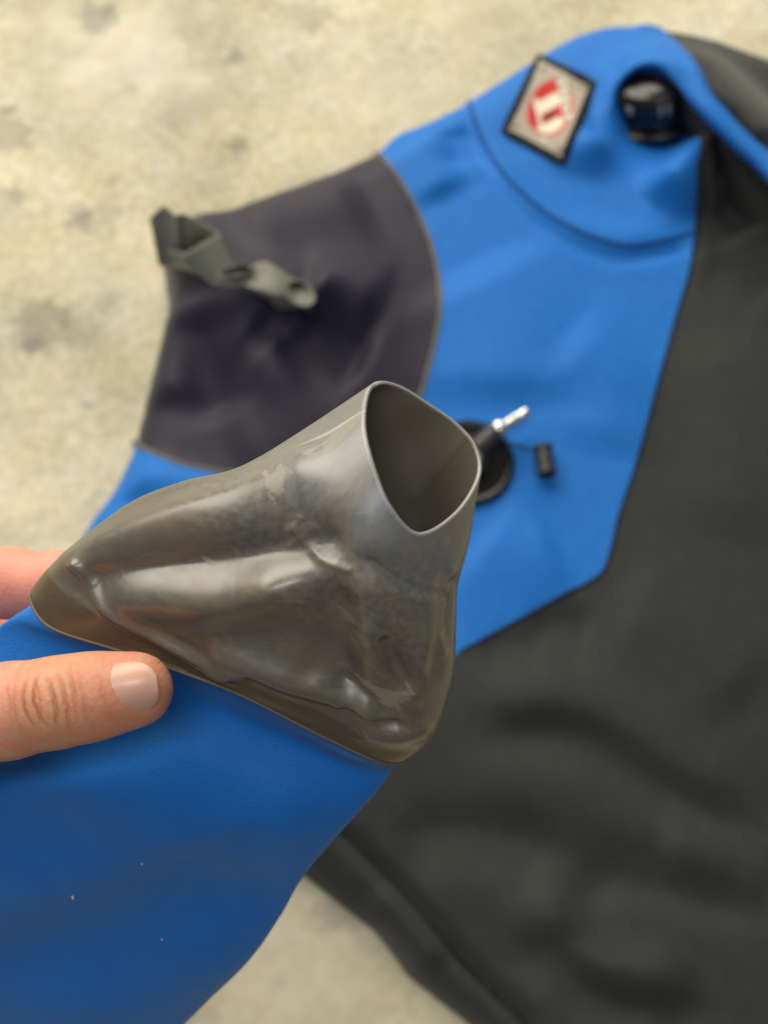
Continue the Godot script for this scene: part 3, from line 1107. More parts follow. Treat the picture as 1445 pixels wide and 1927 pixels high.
func build_neck_seal(suit: Node, m: Material) -> void:
	var seal := Node3D.new()
	seal.name = "neck_seal"
	suit.add_child(seal)
	# accordion of the thin collar: [top px, top height, bottom px, bottom height]
	var cols := [[283, 411, .118, 300, 500, .075], [296, 398, .120, 312, 500, .070], [311, 389, .121, 326, 497, .070], [331, 405, .121, 341, 490, .075],
		[345, 403, .117, 343, 470, .080], [370, 415, .113, 360, 466, .080], [400, 432, .110, 385, 458, .085], [412, 444, .110, 442, 506, .085], [395, 452, .112, 425, 517, .090], [370, 466, .114, 398, 520, .092], [346, 481, .114, 372, 514, .094], [342, 488, .108, 366, 516, .088]]
	var top := PackedVector3Array()
	var bot := PackedVector3Array()
	for c in cols:
		top.append(on_plane(c[0], c[1], c[2]))
		bot.append(on_plane(c[3], c[4], c[5]))
	var n := 60
	var T := curve(top, n)
	var B := curve(bot, n)
	var P := PackedVector3Array()
	for r in 9:
		for c in n:
			P.append(T[c].lerp(B[c], r / 8.0))
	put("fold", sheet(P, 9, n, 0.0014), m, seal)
	# rolled part of the collar: a flattened open tube
	var ringpts := func(px: float, py: float, h: float, ax: Vector2, bx: Vector2, hh: float) -> PackedVector3Array:
		var o := PackedVector3Array()
		for k in 12:
			var a := TAU * k / 12
			var q := Vector2(px, py) + ax * cos(a) + bx * sin(a)
			o.append(on_plane(q.x, q.y, h + hh * sin(a + 0.6)))
		return o
	var rings := [ringpts.call(440, 510, .104, Vector2(-34, 8), Vector2(3, 10), .002), ringpts.call(462, 516, .094, Vector2(-20, 14), Vector2(8, 8), .004), ringpts.call(490, 518, .098, Vector2(-12, 26), Vector2(10, 6), .008), ringpts.call(522, 534, .097, Vector2(-10, 25), Vector2(9, 5), .008), ringpts.call(546, 546, .092, Vector2(-4, 24), Vector2(16, 7), .005), ringpts.call(566, 552, .104, Vector2(-5, 22), Vector2(28, 12), .002)]
	var outer := loft(rings, 30, 40)
	var Q := outer.duplicate()
	# back along the inside
	for r in 30:
		var rr := 29 - r
		var mid := Vector3.ZERO
		for c in 40:
			mid += outer[rr * 40 + c] / 40.0
		for c in 40:
			var d := mid - outer[rr * 40 + c]
			Q.append(outer[rr * 40 + c] + d.normalized() * minf(0.0014, d.length() * 0.6))
	put("roll", grid_mesh(Q, 60, 40, true, true), cloth("shaded grey green latex", lin(0.135, 0.14, 0.11), 0.06, 0.5, 0.0, 20.0, 75, 0.5), seal)  # same latex as the fold, with shade put into a darker colour
	# body of the collar between the roll and the panel
	var low := PackedVector3Array()
	var high := PackedVector3Array()
	for q in [[318, 470, 325, 500], [350, 480, 345, 505], [395, 500, 390, 530], [450, 515, 440, 545], [500, 530, 490, 560], [545, 550, 540, 580], [580, 560, 585, 585]]:
		high.append(on_plane(q[0], q[1], .092))
		low.append(surf(q[2], q[3]) + Vector3(0, -0.004, 0))
	T = curve(high, 40)
	B = curve(low, 40)
	P = PackedVector3Array()
	for r in 6:
		for c in 40:
			P.append(T[c].lerp(B[c], r / 5.0))
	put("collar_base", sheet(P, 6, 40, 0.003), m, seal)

func build_badge(suit: Node, edge: Material) -> void:
	var a := Vector2(1015, 110)
	var b := Vector2(1117, 160)
	var c := Vector2(1058, 306)
	var d := Vector2(949, 249)
	var P := PackedVector3Array()
	var U := PackedVector2Array()
	var rows := 17
	var cols := 13
	for r in rows:
		for k in cols:
			var u := float(k) / (cols - 1)
			var v := float(r) / (rows - 1)
			var q := a.lerp(b, u).lerp(d.lerp(c, u), v)
			P.append(surf(q.x, q.y) + Vector3(0, 0.0022, 0))
			U.append(Vector2(u, v))
	var m := StandardMaterial3D.new()
	m.resource_name = "woven badge"
	m.albedo_texture = patch_picture()
	m.texture_repeat = false
	m.roughness = 0.75
	var mesh := grid_mesh(P, rows, cols, false, false, P[100] - Vector3(0, 1, 0), PackedColorArray(), U)
	var badge := put("badge", mesh, m, suit)
	var path := PackedVector3Array()
	var corners := [a, b, c, d]
	for i in 4:
		for k in 10:
			var q: Vector2 = corners[i].lerp(corners[(i + 1) % 4], k / 10.0)
			path.append(surf(q.x, q.y) + Vector3(0, 0.0018, 0))
	put("stitched_border", tube(path, 0.0044, 8, true, 0.45), edge, badge)

func frame_at(p: Vector3, up: Vector3, spin := 0.0) -> Transform3D:
	var y := up.normalized()
	var x := y.cross(Vector3(0, 0, 1)).normalized()
	var z := x.cross(y).normalized()
	return Transform3D(Basis(x, y, z) * Basis(Vector3.UP, spin), p)

func build_exhaust_valve(suit: Node, gloss: Material, satin: Material, worn_or_glint: Material) -> void:
	var v := Node3D.new()
	v.name = "exhaust_valve"
	suit.add_child(v)
	var p := on_plane(1236, 222, 0.024)
	var xf := frame_at(p, Vector3(-0.22, 0.85, -0.30), 0.3) * Transform3D(Basis().scaled(Vector3.ONE * 1.22), Vector3.ZERO)
	put("flange", lathe([[0.001, 0.0], [0.036, 0.0], [0.0375, 0.002], [0.0375, 0.005], [0.035, 0.007], [0.02, 0.007]], 48, xf), gloss, v)
	put("body", lathe([[0.030, 0.006], [0.0315, 0.012], [0.0315, 0.020], [0.029, 0.022], [0.028, 0.022]], 48, xf), gloss, v)
	put("cap", lathe([[0.026, 0.020], [0.0325, 0.0205], [0.0335, 0.023], [0.0335, 0.030], [0.0325, 0.033], [0.0295, 0.0365], [0.0245, 0.0395], [0.017, 0.0418], [0.008, 0.0428], [0.0005, 0.043]], 56, xf), gloss, v)
	for k in 22:
		var ra := TAU * k / 22.0
		put("ridge", rounded_box(Vector3(0.0014, 0.007, 0.0028), xf * Transform3D(Basis(Vector3.UP, -ra), Vector3(cos(ra), 0, sin(ra)) * 0.0335 + Vector3(0, 0.0265, 0))), gloss, v)
	for k in 3:  # lugs in pale grey, window reflections put into their colour and shape
		var a: float = [1.75, 1.15, 2.6][k]
		var off := Vector3(cos(a), 0, sin(a)) * 0.0335 + Vector3(0, 0.0265, 0)
		var b := xf * Transform3D(Basis(Vector3.UP, -a), off)
		if k == 0:
			for s in [-1, 1]:
				put("glint_lug", rounded_box(Vector3(0.003, 0.008, 0.0032), b * Transform3D(Basis(), Vector3(0, 0, 0.003 * s))), worn_or_glint, v)
		else:
			put("glint_lug", rounded_box(Vector3(0.003, 0.007, 0.006), b), worn_or_glint, v)

func build_inflation_valve(suit: Node, gloss: Material, satin: Material, worn_or_glint: Material, steel: Material) -> void:
	var v := Node3D.new()
	v.name = "inflation_valve"
	suit.add_child(v)
	var p := surf(882, 872)
	var xf := frame_at(p + Vector3(0, -0.001, 0), nrm(p.x, p.z).lerp(Vector3.UP, 0.5))
	put("flange", lathe([[0.001, 0.0], [0.039, 0.0], [0.0405, 0.003], [0.040, 0.006], [0.037, 0.0085], [0.034, 0.008], [0.032, 0.006], [0.012, 0.0065]], 64, xf), gloss, v)
	put("hub", lathe([[0.019, 0.005], [0.020, 0.010], [0.0195, 0.018], [0.017, 0.021], [0.0005, 0.022]], 48, xf), gloss, v)
	put("push_button", lathe([[0.010, 0.020], [0.0105, 0.025], [0.009, 0.027], [0.0005, 0.0272]], 32, xf), steel, v)
	var h := p.y + 0.022
	var a := on_plane(893, 848, h)
	var b := on_plane(934, 810, h + 0.002)
	var c := on_plane(993, 774, h + 0.004)
	var along := func(q: Vector3, d: Vector3) -> Transform3D:
		return frame_at(q, d)
	var d1 := (b - a).normalized()
	put("inlet_barrel", lathe([[0.0005, 0.0], [0.0075, 0.0005], [0.009, 0.003], [0.009, 0.020], [0.008, a.distance_to(b) + 0.001], [0.004, a.distance_to(b) + 0.001]], 32, frame_at(a, d1)), satin, v)
	var d2 := (c - b).normalized()
	var L := b.distance_to(c)
	put("hose_nipple", lathe([[0.003, -0.001], [0.0085, 0.0], [0.0088, 0.002], [0.0085, 0.005], [0.006, 0.0065], [0.0048, 0.009], [0.0048, 0.016], [0.0058, 0.018], [0.0058, 0.021], [0.0045, 0.023], [0.0052, 0.026], [0.0052, L - 0.002], [0.0042, L], [0.002, L], [0.002, L - 0.006]], 32, frame_at(b, d2)), steel, v)
	# dust cap on its tether
	var cap := Node3D.new()
	cap.name = "dust_cap"
	suit.add_child(cap)
	var e := surf(1018, 846) + Vector3(0, 0.0095, 0)
	var f := surf(1026, 901) + Vector3(0, 0.0095, 0)
	var Lc := e.distance_to(f)
	put("sleeve_body", lathe([[0.0005, 0.0], [0.0075, 0.0], [0.009, 0.0012], [0.009, 0.0035], [0.0078, 0.005], [0.0078, Lc - 0.006], [0.009, Lc - 0.0045], [0.009, Lc - 0.001], [0.0078, Lc], [0.006, Lc], [0.0058, Lc - 0.01]], 32, frame_at(e, (f - e).normalized())), satin, cap)
	var path := PackedVector3Array()
	for q in [[918, 838, .014], [950, 842, .012], [975, 846, .008], [998, 851, .007], [1014, 853, .008]]:
		path.append(surf(q[0], q[1]) + Vector3(0, q[2], 0))
	put("tether", tube(curve(path, 24), 0.0011, 6), satin, cap)

func build_sleeve_and_seal(suit: Node, blue: Material) -> void:
	# ---------------- wrist seal: rings from the glued edge to the lip.  T, front x5, R, back x5 ; [px, py, depth]
	var rings_px := [
		[[58, 1112, .283], [92, 1178, .2745], [235, 1228, .2700], [440, 1302, .2640], [620, 1392, .2640], [738, 1438, .270], [782, 1398, .284], [700, 1330, .305], [560, 1280, .312], [400, 1230, .312], [240, 1170, .306], [110, 1112, .294]],
		[[78, 1085, .281], [118, 1142, .2715], [265, 1212, .2680], [455, 1292, .2625], [635, 1378, .2625], [755, 1425, .268], [797, 1385, .281], [710, 1310, .302], [580, 1250, .310], [420, 1190, .310], [260, 1130, .304], [130, 1085, .292]],
		[[106, 1055, .279], [146, 1108, .2690], [295, 1196, .2655], [470, 1282, .2590], [655, 1360, .2590], [778, 1400, .266], [812, 1368, .278], [730, 1290, .300], [600, 1220, .308], [440, 1150, .308], [280, 1090, .302], [160, 1052, .290]],
		[[132, 1030, .277], [176, 1072, .2650], [315, 1166, .2605], [490, 1256, .2560], [672, 1335, .2560], [795, 1375, .263], [824, 1345, .276], [740, 1270, .298], [620, 1200, .305], [460, 1120, .305], [300, 1060, .299], [190, 1028, .288]],
		[[235, 958, .272], [300, 1045, .2570], [420, 1135, .2530], [560, 1210, .2500], [720, 1278, .2520], [820, 1290, .258], [850, 1262, .271], [770, 1180, .290], [660, 1110, .296], [520, 1040, .296], [380, 980, .290], [290, 945, .280]],
		[[335, 917, .268], [390, 1000, .2530], [470, 1085, .2480], [590, 1165, .2460], [735, 1215, .2480], [828, 1215, .255], [856, 1170, .266], [790, 1090, .284], [690, 1020, .289], [570, 960, .289], [450, 920, .283], [375, 905, .274]],
		[[440, 890, .263], [485, 960, .2490], [550, 1040, .2430], [645, 1110, .2410], [755, 1140, .2440], [838, 1125, .252], [862, 1080, .262], [800, 1000, .277], [720, 950, .282], [620, 905, .281], [530, 880, .275], [475, 876, .267]],
		[[560, 826, .258], [580, 890, .2450], [618, 975, .2380], [680, 1045, .2360], [770, 1076, .2400], [855, 1050, .248], [884, 1000, .257], [840, 920, .268], [775, 870, .272], [700, 830, .271], [625, 805, .266], [580, 805, .261]],
		[[690, 738, .251], [683, 800, .2430], [700, 875, .2370], [735, 957, .2350], [790, 1007, .2380], [862, 965, .2460], [905, 893, .2550], [895, 838, .2600], [858, 795, .2615], [805, 758, .2600], [755, 727, .2570], [713, 717, .2530]]]
	var rings := []
	for r in rings_px:
		var o := PackedVector3Array()
		for q in r:
			o.append(at(q[0], q[1], q[2]))
		rings.append(o)
	var rows := 210
	var cols := 300
	# chord-length spacing of rows
	var P := loft(rings, rows, cols)
	# folds and dents of the slack rubber: photo course, depth (m, + is proud), width (px)
	var dents := [
		[[[185, 1088], [300, 1066], [450, 1045], [600, 1020]], -0.0056, 37.0],
		[[[150, 1040], [280, 985], [430, 935], [560, 880]], 0.0022, 34.0],
		[[[215, 1118], [300, 1132], [420, 1140], [500, 1112]], 0.0032, 34.0],
		[[[300, 1185], [400, 1205], [540, 1190]], -0.0022, 34.0],
		[[[630, 1150], [632, 1230], [660, 1300]], -0.0050, 34.0],
		[[[690, 1120], [705, 1200], [690, 1290]], 0.0022, 24.0],
		[[[725, 1215], [765, 1280]], -0.0026, 15.0],
		[[[558, 975], [548, 1015], [590, 1058], [650, 1078]], 0.0007, 5.0],
		[[[690, 1215], [722, 1262], [760, 1300]], 0.0007, 5.0],
		[[[480, 1318], [590, 1362], [690, 1392]], 0.0004, 5.0],
		[[[850, 1075], [828, 1150], [832, 1230]], 0.0008, 6.0],
		[[[630, 1335], [700, 1352], [770, 1350]], 0.0004, 5.0],
		[[[700, 1060], [760, 1100], [840, 1120]], -0.0008, 6.0],
		[[[640, 1290], [690, 1310], [720, 1345]], -0.0009, 7.0],
		[[[600, 1230], [570, 1290], [600, 1340]], -0.0008, 18.0],
		[[[800, 1130], [800, 1220], [770, 1300]], 0.0018, 22.0],
		[[[470, 1285], [560, 1325], [680, 1372]], -0.0020, 11.0],
		[[[420, 1240], [540, 1285], [680, 1335]], 0.0026, 20.0],
		[[[690, 1372], [740, 1385], [790, 1372]], 0.0020, 14.0],
		[[[650, 1345], [700, 1362], [745, 1362]], -0.0016, 8.0],
		[[[560, 1035], [660, 1060], [780, 1080]], -0.0014, 20.0],
		[[[545, 1000], [560, 1030], [620, 1060]], 0.0012, 14.0],
		[[[140, 1068], [170, 1118], [240, 1172], [320, 1222], [420, 1275]], 0.0016, 8.0],
		[[[840, 1100], [830, 1180], [812, 1260]], -0.0014, 12.0]]
	var dn := []
	for d in dents:
		var pts := []
		for q in curve2(d[0], 10):
			pts.append(Vector2(q[0], q[1]))
		var box := Rect2(pts[0], Vector2.ZERO)
		for q in pts:
			box = box.expand(q)
		dn.append([pts, d[1], d[2], box.grow(d[2] * 3.8)])
	var N: PackedVector3Array = grid_mesh(P, rows, cols, true).surface_get_arrays(0)[Mesh.ARRAY_NORMAL]
	var mid := at(470, 1130, .275)
	var s := 0.0
	for i in range(0, P.size(), 7):
		s += N[i].dot(P[i] - mid)
	var sign_ := 1.0 if s > 0.0 else -1.0
	var UV := PackedVector2Array()
	var marks_at := {"pale1": Vector2(525, 915), "pale2": Vector2(577, 984), "pale3": Vector2(553, 1000), "pale4": Vector2(690, 1330), "pale5": Vector2(812, 1165), "pale6": Vector2(560, 1035), "pale7": Vector2(375, 1058), "sc1": Vector2(600, 845), "sc2": Vector2(648, 810), "pale8": Vector2(735, 1310), "pale9": Vector2(535, 990)}
	var best := {}
	for r in rows:
		for c in cols:
			var i := r * cols + c
			var px := pix(P[i])
			var u := float(c) / cols
			var front := smoothstep(0.0, 0.05, u) * (1.0 - smoothstep(0.47, 0.52, u))
			var off := 0.0
			if u < 0.53:
				for d in dn:
					if not d[3].has_point(px):
						continue
					var e := seg_d(px, d[0])
					if e < d[2] * 3.8:
						off += d[1] * exp(-e * e / (2.0 * d[2] * d[2]))
				for k in marks_at:
					var e := px.distance_to(marks_at[k])
					if not best.has(k) or e < best[k][0]:
						best[k] = [e, u, float(r) / (rows - 1)]
			var v := float(r) / (rows - 1)
			P[i] += N[i] * sign_ * off * front * (1.0 - smoothstep(0.9, 0.99, v)) * smoothstep(0.0, 0.06, v)
			UV.append(Vector2(u, v))
	var pale := Color(0.60, 0.57, 0.52)
	var green := Color(0.42, 0.43, 0.36)
	var marks := []
	for k in best:
		var sz: Array = {"pale1": [.022, .034, .62, pale], "pale2": [.009, .014, .6, pale], "pale3": [.008, .05, .5, pale], "pale4": [.05, .06, .42, green], "pale5": [.03, .12, .40, green], "pale6": [.012, .03, .45, pale], "pale7": [.016, .012, .5, pale], "sc1": [.006, .02, .5, pale], "sc2": [.018, .05, .45, pale], "pale8": [.036, .03, .55, pale], "pale9": [.006, .024, .5, pale]}[k]
		marks.append([best[k][1], best[k][2], sz[0], sz[1], sz[2], sz[3]])
	var rng := RandomNumberGenerator.new()
	rng.seed = 99
	for k in 70:
		marks.append([rng.randf_range(0.02, 0.5), rng.randf_range(0.22, 0.97), rng.randf_range(.002, .014), rng.randf_range(.004, .028), rng.randf_range(.08, .32), [pale, green, Color(0.46, 0.40, 0.33)][k % 3]])
	var scratches := []
	for k in 80:
		var a := Vector2(rng.randf_range(0.02, 0.5), rng.randf_range(0.2, 0.97))
		var dir := Vector2(rng.randf_range(-1, 1), rng.randf_range(-1.0, 1.0)).normalized() * rng.randf_range(.005, .04)
		scratches.append([a.x, a.y, a.x + dir.x, a.y + dir.y, rng.randf_range(0.7, 1.2), rng.randf_range(.06, .24)])
	for k in 5:
		var q: Array = best["sc1"]
		scratches.append([q[1] - .03 + k * .004, q[2] - .03 + k * .012, q[1] - .012 + k * .002, q[2] + .05 + k * .014, 1.4 + (k % 2), .5])
	var pics := rubber_pictures(marks, scratches)
	var rub := StandardMaterial3D.new()
	rub.resource_name = "grey brown latex rubber"
	rub.albedo_texture = pics[0]
	rub.roughness_texture = pics[1]
	rub.roughness = 1.0
	rub.texture_repeat = true
	rub.metallic_specular = 0.7
	# add the lip and the inside
	var Q := P.duplicate()
	var inner := []
	for r in rows:
		var m := Vector3.ZERO
		for c in cols:
			m += P[r * cols + c] / cols
		inner.append(m)
	for step in 3 + rows - 8:
		var r: int = rows - 1 if step < 3 else rows - 1 - (step - 3)
		var th: float = [0.0003, 0.0007, 0.0010][step] if step < 3 else 0.0012
		var lift: float = [0.0003, 0.0004, 0.0002][step] if step < 3 else 0.0
		var ax: Vector3 = (inner[rows - 1] - inner[rows - 20]).normalized()
		for c in cols:
			var i := r * cols + c
			var inward := -N[i] * sign_ if step >= 3 else (-N[i] * sign_).lerp((inner[r] - P[i]).normalized(), 0.3).normalized()
			Q.append(P[i] + inward * th + ax * lift)
			UV.append(Vector2(float(c) / cols if step < 3 else 0.3 + 0.02 * sin(TAU * c / cols), 0.997 if step < 3 else 0.66 + 0.02 * sin(float(r) / (rows - 1) * 5.0)))
	var total := Q.size() / cols
	var mesh := grid_mesh(Q, total, cols, true, false, Vector3.INF, PackedColorArray(), UV)
	var nn: PackedVector3Array = mesh.surface_get_arrays(0)[Mesh.ARRAY_NORMAL]
	if sign_ < 0.0:
		# turn it so that the outside faces out
		var Q2 := PackedVector3Array()
		var U2 := PackedVector2Array()
		for r in total:
			for c in cols:
				Q2.append(Q[r * cols + (cols - c) % cols])
				U2.append(UV[r * cols + (cols - c) % cols])
		mesh = grid_mesh(Q2, total, cols, true, false, Vector3.INF, PackedColorArray(), U2)
	var seal_node := put("wrist_seal", mesh, rub, suit)
	var glue := PackedVector3Array()
	for c in range(4, 150, 2):
		glue.append(P[c] + (P[c] - inner[0]).normalized() * 0.0001)
	put("glue_line", tube(glue, 0.00045, 6), plain("tan glue", lin(0.13, 0.098, 0.07), 0.7), seal_node)

	# ---------------- sleeve: from under the seal, down past the hand, round and back to the shoulder
	var R := []
	var b0 := PackedVector3Array()
	var c0: Vector3 = Vector3.ZERO
	for q in rings[2]:
		c0 += q / 12.0
	for q in rings[2]:
		b0.append(q + (c0 - q).normalized() * 0.014)
	R.append(b0)
	var b1 := PackedVector3Array()
	c0 = Vector3.ZERO
	for q in rings[0]:
		c0 += q / 12.0
	for q in rings[0]:
		b1.append(q + (c0 - q).normalized() * 0.0050)
	R.append(b1)
	# [L px,py,d] [R px,py,d] front bulge, back bulge (m)
	for k in [[[10, 1172, .287], [728, 1462, .287], .007, .020], [[-60, 1240, .294], [650, 1552, .293], .013, .024], [[-150, 1330, .303], [570, 1652, .304], .017, .030], [[-230, 1410, .316], [528, 1726, .320], .018, .032], [[-310, 1500, .331], [470, 1806, .338], .020, .036], [[-390, 1590, .352], [385, 1888, .361], .024, .040], [[-470, 1690, .376], [300, 1990, .388], .026, .042], [[-600, 1900, .43], [230, 2160, .44], .028, .044]]:
		var l := at(k[0][0], k[0][1], k[0][2])
		var r := at(k[1][0], k[1][1], k[1][2])
		R.append(sleeve_ring(l, r, (EYE - (l + r) * 0.5).normalized(), k[2], k[3]))
	for k in [[-190, 2330, .50, 0.075, Vector3(0, .5, 1)], [-150, 2480, .62, 0.08, Vector3(0, -.2, 1)], [-60, 2300, .70, 0.085, Vector3(0, -1, .4)], [40, 1960, .765, 0.085, Vector3(0, -1, .1)], [120, 1620, .805, 0.085, Vector3(0, -1, 0)], [230, 1300, .845, 0.085, Vector3(0, -1, -.05)]]:
		var c := at(k[0], k[1], k[2])
		R.append(sleeve_ring(c - Vector3(k[3], 0, 0.015), c + Vector3(k[3], 0, 0.015), k[4].normalized(), .032, .032))
	var SP := loft(R, 190, 96)
	# soft folds
	var folds := [
		[[[-40, 1720], [150, 1640], [330, 1585], [520, 1545]], 0.0032, 46.0],
		[[[40, 1800], [200, 1750], [380, 1690], [480, 1690]], -0.0034, 50.0],
		[[[200, 1480], [420, 1470], [640, 1480]], 0.0030, 60.0],
		[[[-20, 1440], [100, 1420], [260, 1380], [330, 1320]], -0.0035, 26.0],
		[[[330, 1620], [470, 1570]], -0.0015, 26.0],
		[[[100, 1900], [260, 1880], [380, 1820]], 0.0030, 40.0]]
	var fd := []
	for d in folds:
		var pts := []
		for q in curve2(d[0], 10):
			pts.append(Vector2(q[0], q[1]))
		fd.append([pts, d[1], d[2]])
	var cell_n: PackedVector3Array = grid_mesh(SP, 190, 96, true).surface_get_arrays(0)[Mesh.ARRAY_NORMAL]
	var ref := SP[40 * 96 + 24]
	var rm := Vector3.ZERO
	for c in 96:
		rm += SP[40 * 96 + c] / 96.0
	var sg := 1.0 if cell_n[40 * 96 + 24].dot(ref - rm) > 0.0 else -1.0
	for r in range(8, 120):
		for c in 50:
			var i := r * 96 + c
			var px := pix(SP[i])
			var off := 0.0
			for d in fd:
				var e := seg_d(px, d[0])
				if e < d[2] * 3.8:
					off += d[1] * exp(-e * e / (2.0 * d[2] * d[2]))
			SP[i] += cell_n[i] * sg * off * smoothstep(0.0, 0.08, c / 96.0) * (1.0 - smoothstep(0.44, 0.52, c / 96.0))
	if sg < 0.0:
		var S2 := PackedVector3Array()
		for r in 190:
			for c in 96:
				S2.append(SP[r * 96 + (96 - c) % 96])
		SP = S2
	put("sleeve", grid_mesh(SP, 190, 96, true), blue, suit)
	# lint
	var lint_m := plain("white lint", lin(0.75, 0.75, 0.72), 0.9)
	var k2 := 0
	for q in [[138, 1689, 0.00055, "white lint speck on the blue sleeve, largest and lowest left"], [268, 1626, 0.0004, "small pale lint speck on the blue sleeve, topmost"], [305, 1768, 0.0004, "small pale lint speck low on the blue sleeve, right of the largest"]]:
		var near := 1e9
		var where := Vector3.ZERO
		for i in range(8 * 96, 120 * 96):
			var e := pix(SP[i]).distance_to(Vector2(q[0], q[1]))
			var depth := (SP[i] - EYE).length()
			if e + depth * 200.0 < near:
				near = e + depth * 200.0
				where = SP[i]
		# slide along the sight line to the wanted spot at that depth
		var dep: float = -(BAS.transposed() * (where - EYE)).z
		var sp := SphereMesh.new()
		sp.radius = q[2]
		sp.height = q[2] * 2.2
		sp.radial_segments = 5
		sp.rings = 3
		var o := put("lint_speck", sp, lint_m)
		o.position = at(q[0], q[1], dep)
		o.rotation = Vector3(0.4 + k2, 1.3 * k2, 0.6)
		o.scale = Vector3(0.75, 0.55, 1.45)
		tag(o, q[3], "lint", "lint specks on the held sleeve")
		k2 += 1

func sleeve_ring(l: Vector3, r: Vector3, n: Vector3, front: float, back: float) -> PackedVector3Array:
	var o := PackedVector3Array()
	var w := (r - l)
	n = (n - w.normalized() * n.dot(w.normalized())).normalized()
	for k in 12:
		var a := PI - TAU * k / 12.0       # k=0 left, 1..5 front, 6 right, 7..11 back
		var x := cos(a)
		var y := sin(a)
		var sx := signf(x) * pow(absf(x), 0.85)
		o.append((l + r) * 0.5 + w * 0.5 * sx + n * (front * y if y > 0.0 else back * y))
	return o

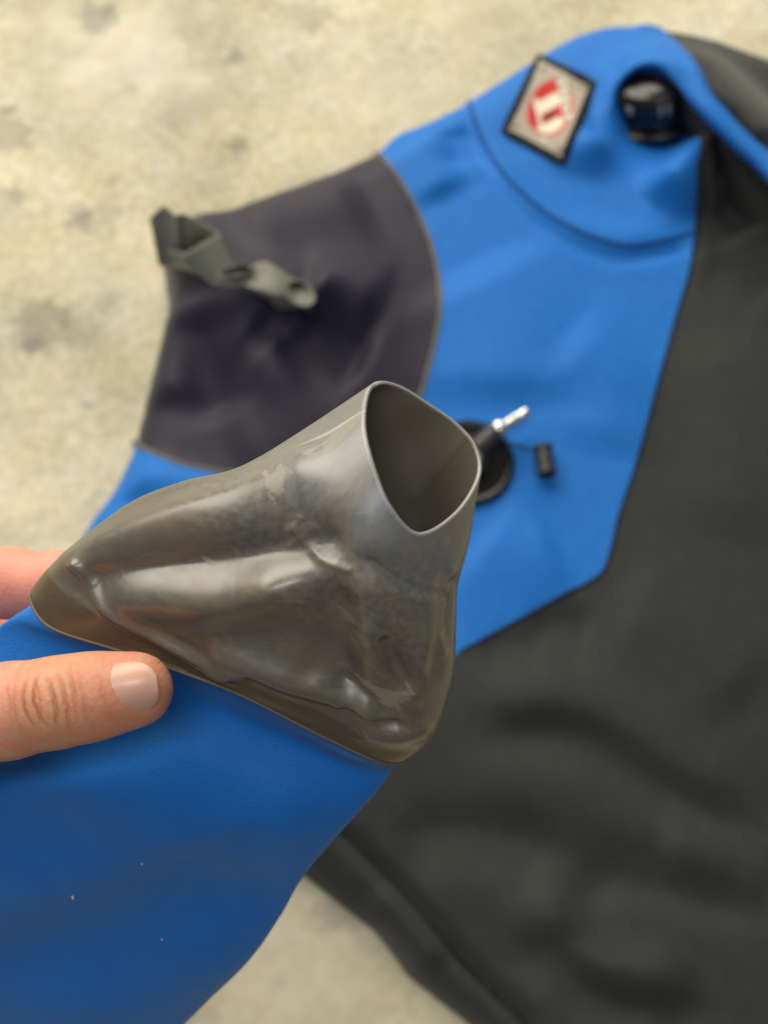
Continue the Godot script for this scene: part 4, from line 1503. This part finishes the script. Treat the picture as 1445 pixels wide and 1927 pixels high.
# ---------------------------------------------------------------- hand
func build_hand() -> void:
	var person := Node3D.new()
	person.name = "person"
	add_child(person)
	var chain := func(pts: Array) -> void:
		for i in pts.size() - 1:
			var a: Array = pts[i]
			var b: Array = pts[i + 1]
			bones.append([at(a[0], a[1], a[2]), at(b[0], b[1], b[2]), a[3], b[3]])
	# thumb in front: base, knuckle, middle joint, tip
	chain.call([[-420, 1470, .335, .017], [-130, 1362, .272, .0128], [20, 1337, .2600, .0112], [112, 1321, .2560, .0104], [178, 1308, .2550, .0092], [252, 1296, .2555, .0085]])
	# a firmer pad below the nail
	bones.append([at(190, 1312, .2580), at(258, 1300, .2580), .0082, .0078])
	# index behind the cuff
	chain.call([[-430, 1180, .365, .0125], [-180, 1112, .332, .0112], [20, 1097, .322, .0102], [120, 1100, .318, .0095], [215, 1120, .317, .0080]])
	# middle, ring and little finger curled behind the sleeve
	chain.call([[-450, 1270, .380, .0125], [-230, 1215, .362, .0112], [-40, 1205, .352, .0102], [60, 1215, .346, .0095], [150, 1235, .340, .0080]])
	chain.call([[-470, 1350, .392, .0122], [-270, 1320, .378, .0108], [-100, 1315, .368, .0098], [-10, 1325, .362, .0090], [70, 1340, .356, .0076]])
	chain.call([[-480, 1430, .400, .0112], [-310, 1425, .390, .0096], [-180, 1425, .382, .0086], [-110, 1432, .377, .0080], [-50, 1440, .372, .0068]])
	# palm: fan from the wrist to the knuckles, then forearm
	for k in [[-430, 1180, .365], [-450, 1270, .380], [-470, 1350, .392], [-480, 1430, .400]]:
		bones.append([at(-860, 1480, .42), at(k[0], k[1], k[2]), .019, .0135])
	bones.append([at(-860, 1490, .415), at(-420, 1470, .335), .019, .017])
	bones.append([at(-420, 1470, .335), at(-430, 1180, .365), .014, .0125])
	bones.append([at(-860, 1480, .42), at(-1000, 1540, .44), .024, .025])
	bones.append([at(-1000, 1540, .44), at(-1700, 1900, .52), .026, .038])
	var o := at(112, 1321, .2560)
	var ax := (at(252, 1296, .2555) - o).normalized()
	var up := (EYE - o).normalized()
	up = (up - ax * up.dot(ax)).normalized()
	var side := ax.cross(up).normalized()
	var nz := FastNoiseLite.new()
	nz.frequency = 90.0
	nz.fractal_octaves = 3
	nz.seed = 3
	var index_mid := at(40, 1100, .322)
	var color_of := func(p: Vector3, n: Vector3) -> Color:
		var q := p - o
		var t := q.dot(ax)
		var v := nz.get_noise_3dv(p) 
		var base := Color(0.66, 0.305, 0.19)
		# pinker behind the knuckle and at the finger tip, tanner over the joint
		base = base.lerp(Color(0.73, 0.335, 0.24), smoothstep(-0.006, -0.018, t) * 0.8)
		base = base.lerp(Color(0.64, 0.32, 0.18), exp(-pow((t - 0.004) / 0.006, 2.0)) * 0.8)
		base = base.lerp(Color(0.68, 0.26, 0.175), exp(-pow((t - 0.016) / 0.005, 2.0)) * 0.5)
		base = base.lerp(Color(0.76, 0.28, 0.21), exp(-p.distance_squared_to(index_mid) / 0.0016) * 0.6)
		return Color(base.r * (1.0 + v * 0.10), base.g * (1.0 + v * 0.16), base.b * (1.0 + v * 0.16))
	var uv_of := func(p: Vector3, n: Vector3) -> Vector2:
		var q := p - o
		return Vector2(q.dot(ax) / 0.1 + 0.5, q.dot(side) / 0.1 + 0.5)
	var skin := StandardMaterial3D.new()
	skin.resource_name = "skin"
	skin.vertex_color_use_as_albedo = true
	skin.roughness = 0.5
	skin.metallic_specular = 0.4
	skin.subsurf_scatter_enabled = true
	skin.subsurf_scatter_strength = 0.12
	skin.heightmap_enabled = true
	var pics := skin_relief()
	skin.heightmap_texture = pics[0]
	skin.albedo_texture = pics[1]
	skin.heightmap_scale = 0.15
	put("hand", surface_net(0.0017, 0.006, color_of, uv_of), skin, person)
	tag(person, "bare hand from the left pinching the blue cuff between thumb and fingers", "person")
	# thumbnail
	var P := PackedVector3Array()
	var C := PackedColorArray()
	var rows := 25
	var cols := 21
	var nup := (up + side * 0.10).normalized()
	var nsd := ax.cross(nup).normalized()
	var a0 := at(204, 1299, .2552)
	var Ln := 0.0145
	for r in rows:
		var t := float(r) / (rows - 1)
		var wid := 0.0066 * pow(clampf(1.0 - pow(absf(t - 0.40) / 0.62, 2.6), 0.0, 1.0), 0.45)
		for c in cols:
			var k := float(c) / (cols - 1) * 2.0 - 1.0
			var x := k * wid
			var rad := lerpf(0.0090, 0.0086, t)
			var drop := rad - sqrt(maxf(rad * rad - x * x, 0.0)) * 1.0
			var tipdrop := 0.0020 * pow(maxf(t - 0.45, 0.0) / 0.55, 2.0)
			P.append(a0 + ax * (Ln * t) + nsd * x + nup * (rad + 0.0002 - drop * 1.04 - tipdrop - 0.0005 * pow(absf(k), 6.0) - 0.0007 * pow(maxf(0.14 - t, 0.0) / 0.14, 2.0)))
			var lun := 1.0 - smoothstep(0.10, 0.26, t + 0.10 * k * k)
			var edge := smoothstep(0.88, 0.95, t + 0.04 * k * k)
			var cc := Color(0.63, 0.35, 0.255).lerp(Color(0.63, 0.415, 0.33), lun * 0.8)
			cc = cc.lerp(Color(0.60, 0.42, 0.31), edge * 0.6)
			C.append(cc)
	var nm := StandardMaterial3D.new()
	nm.resource_name = "nail"
	nm.vertex_color_use_as_albedo = true
	nm.roughness = 0.3
	nm.metallic_specular = 0.5
	put("thumbnail", grid_mesh(P, rows, cols, false, false, a0, C), nm, person)
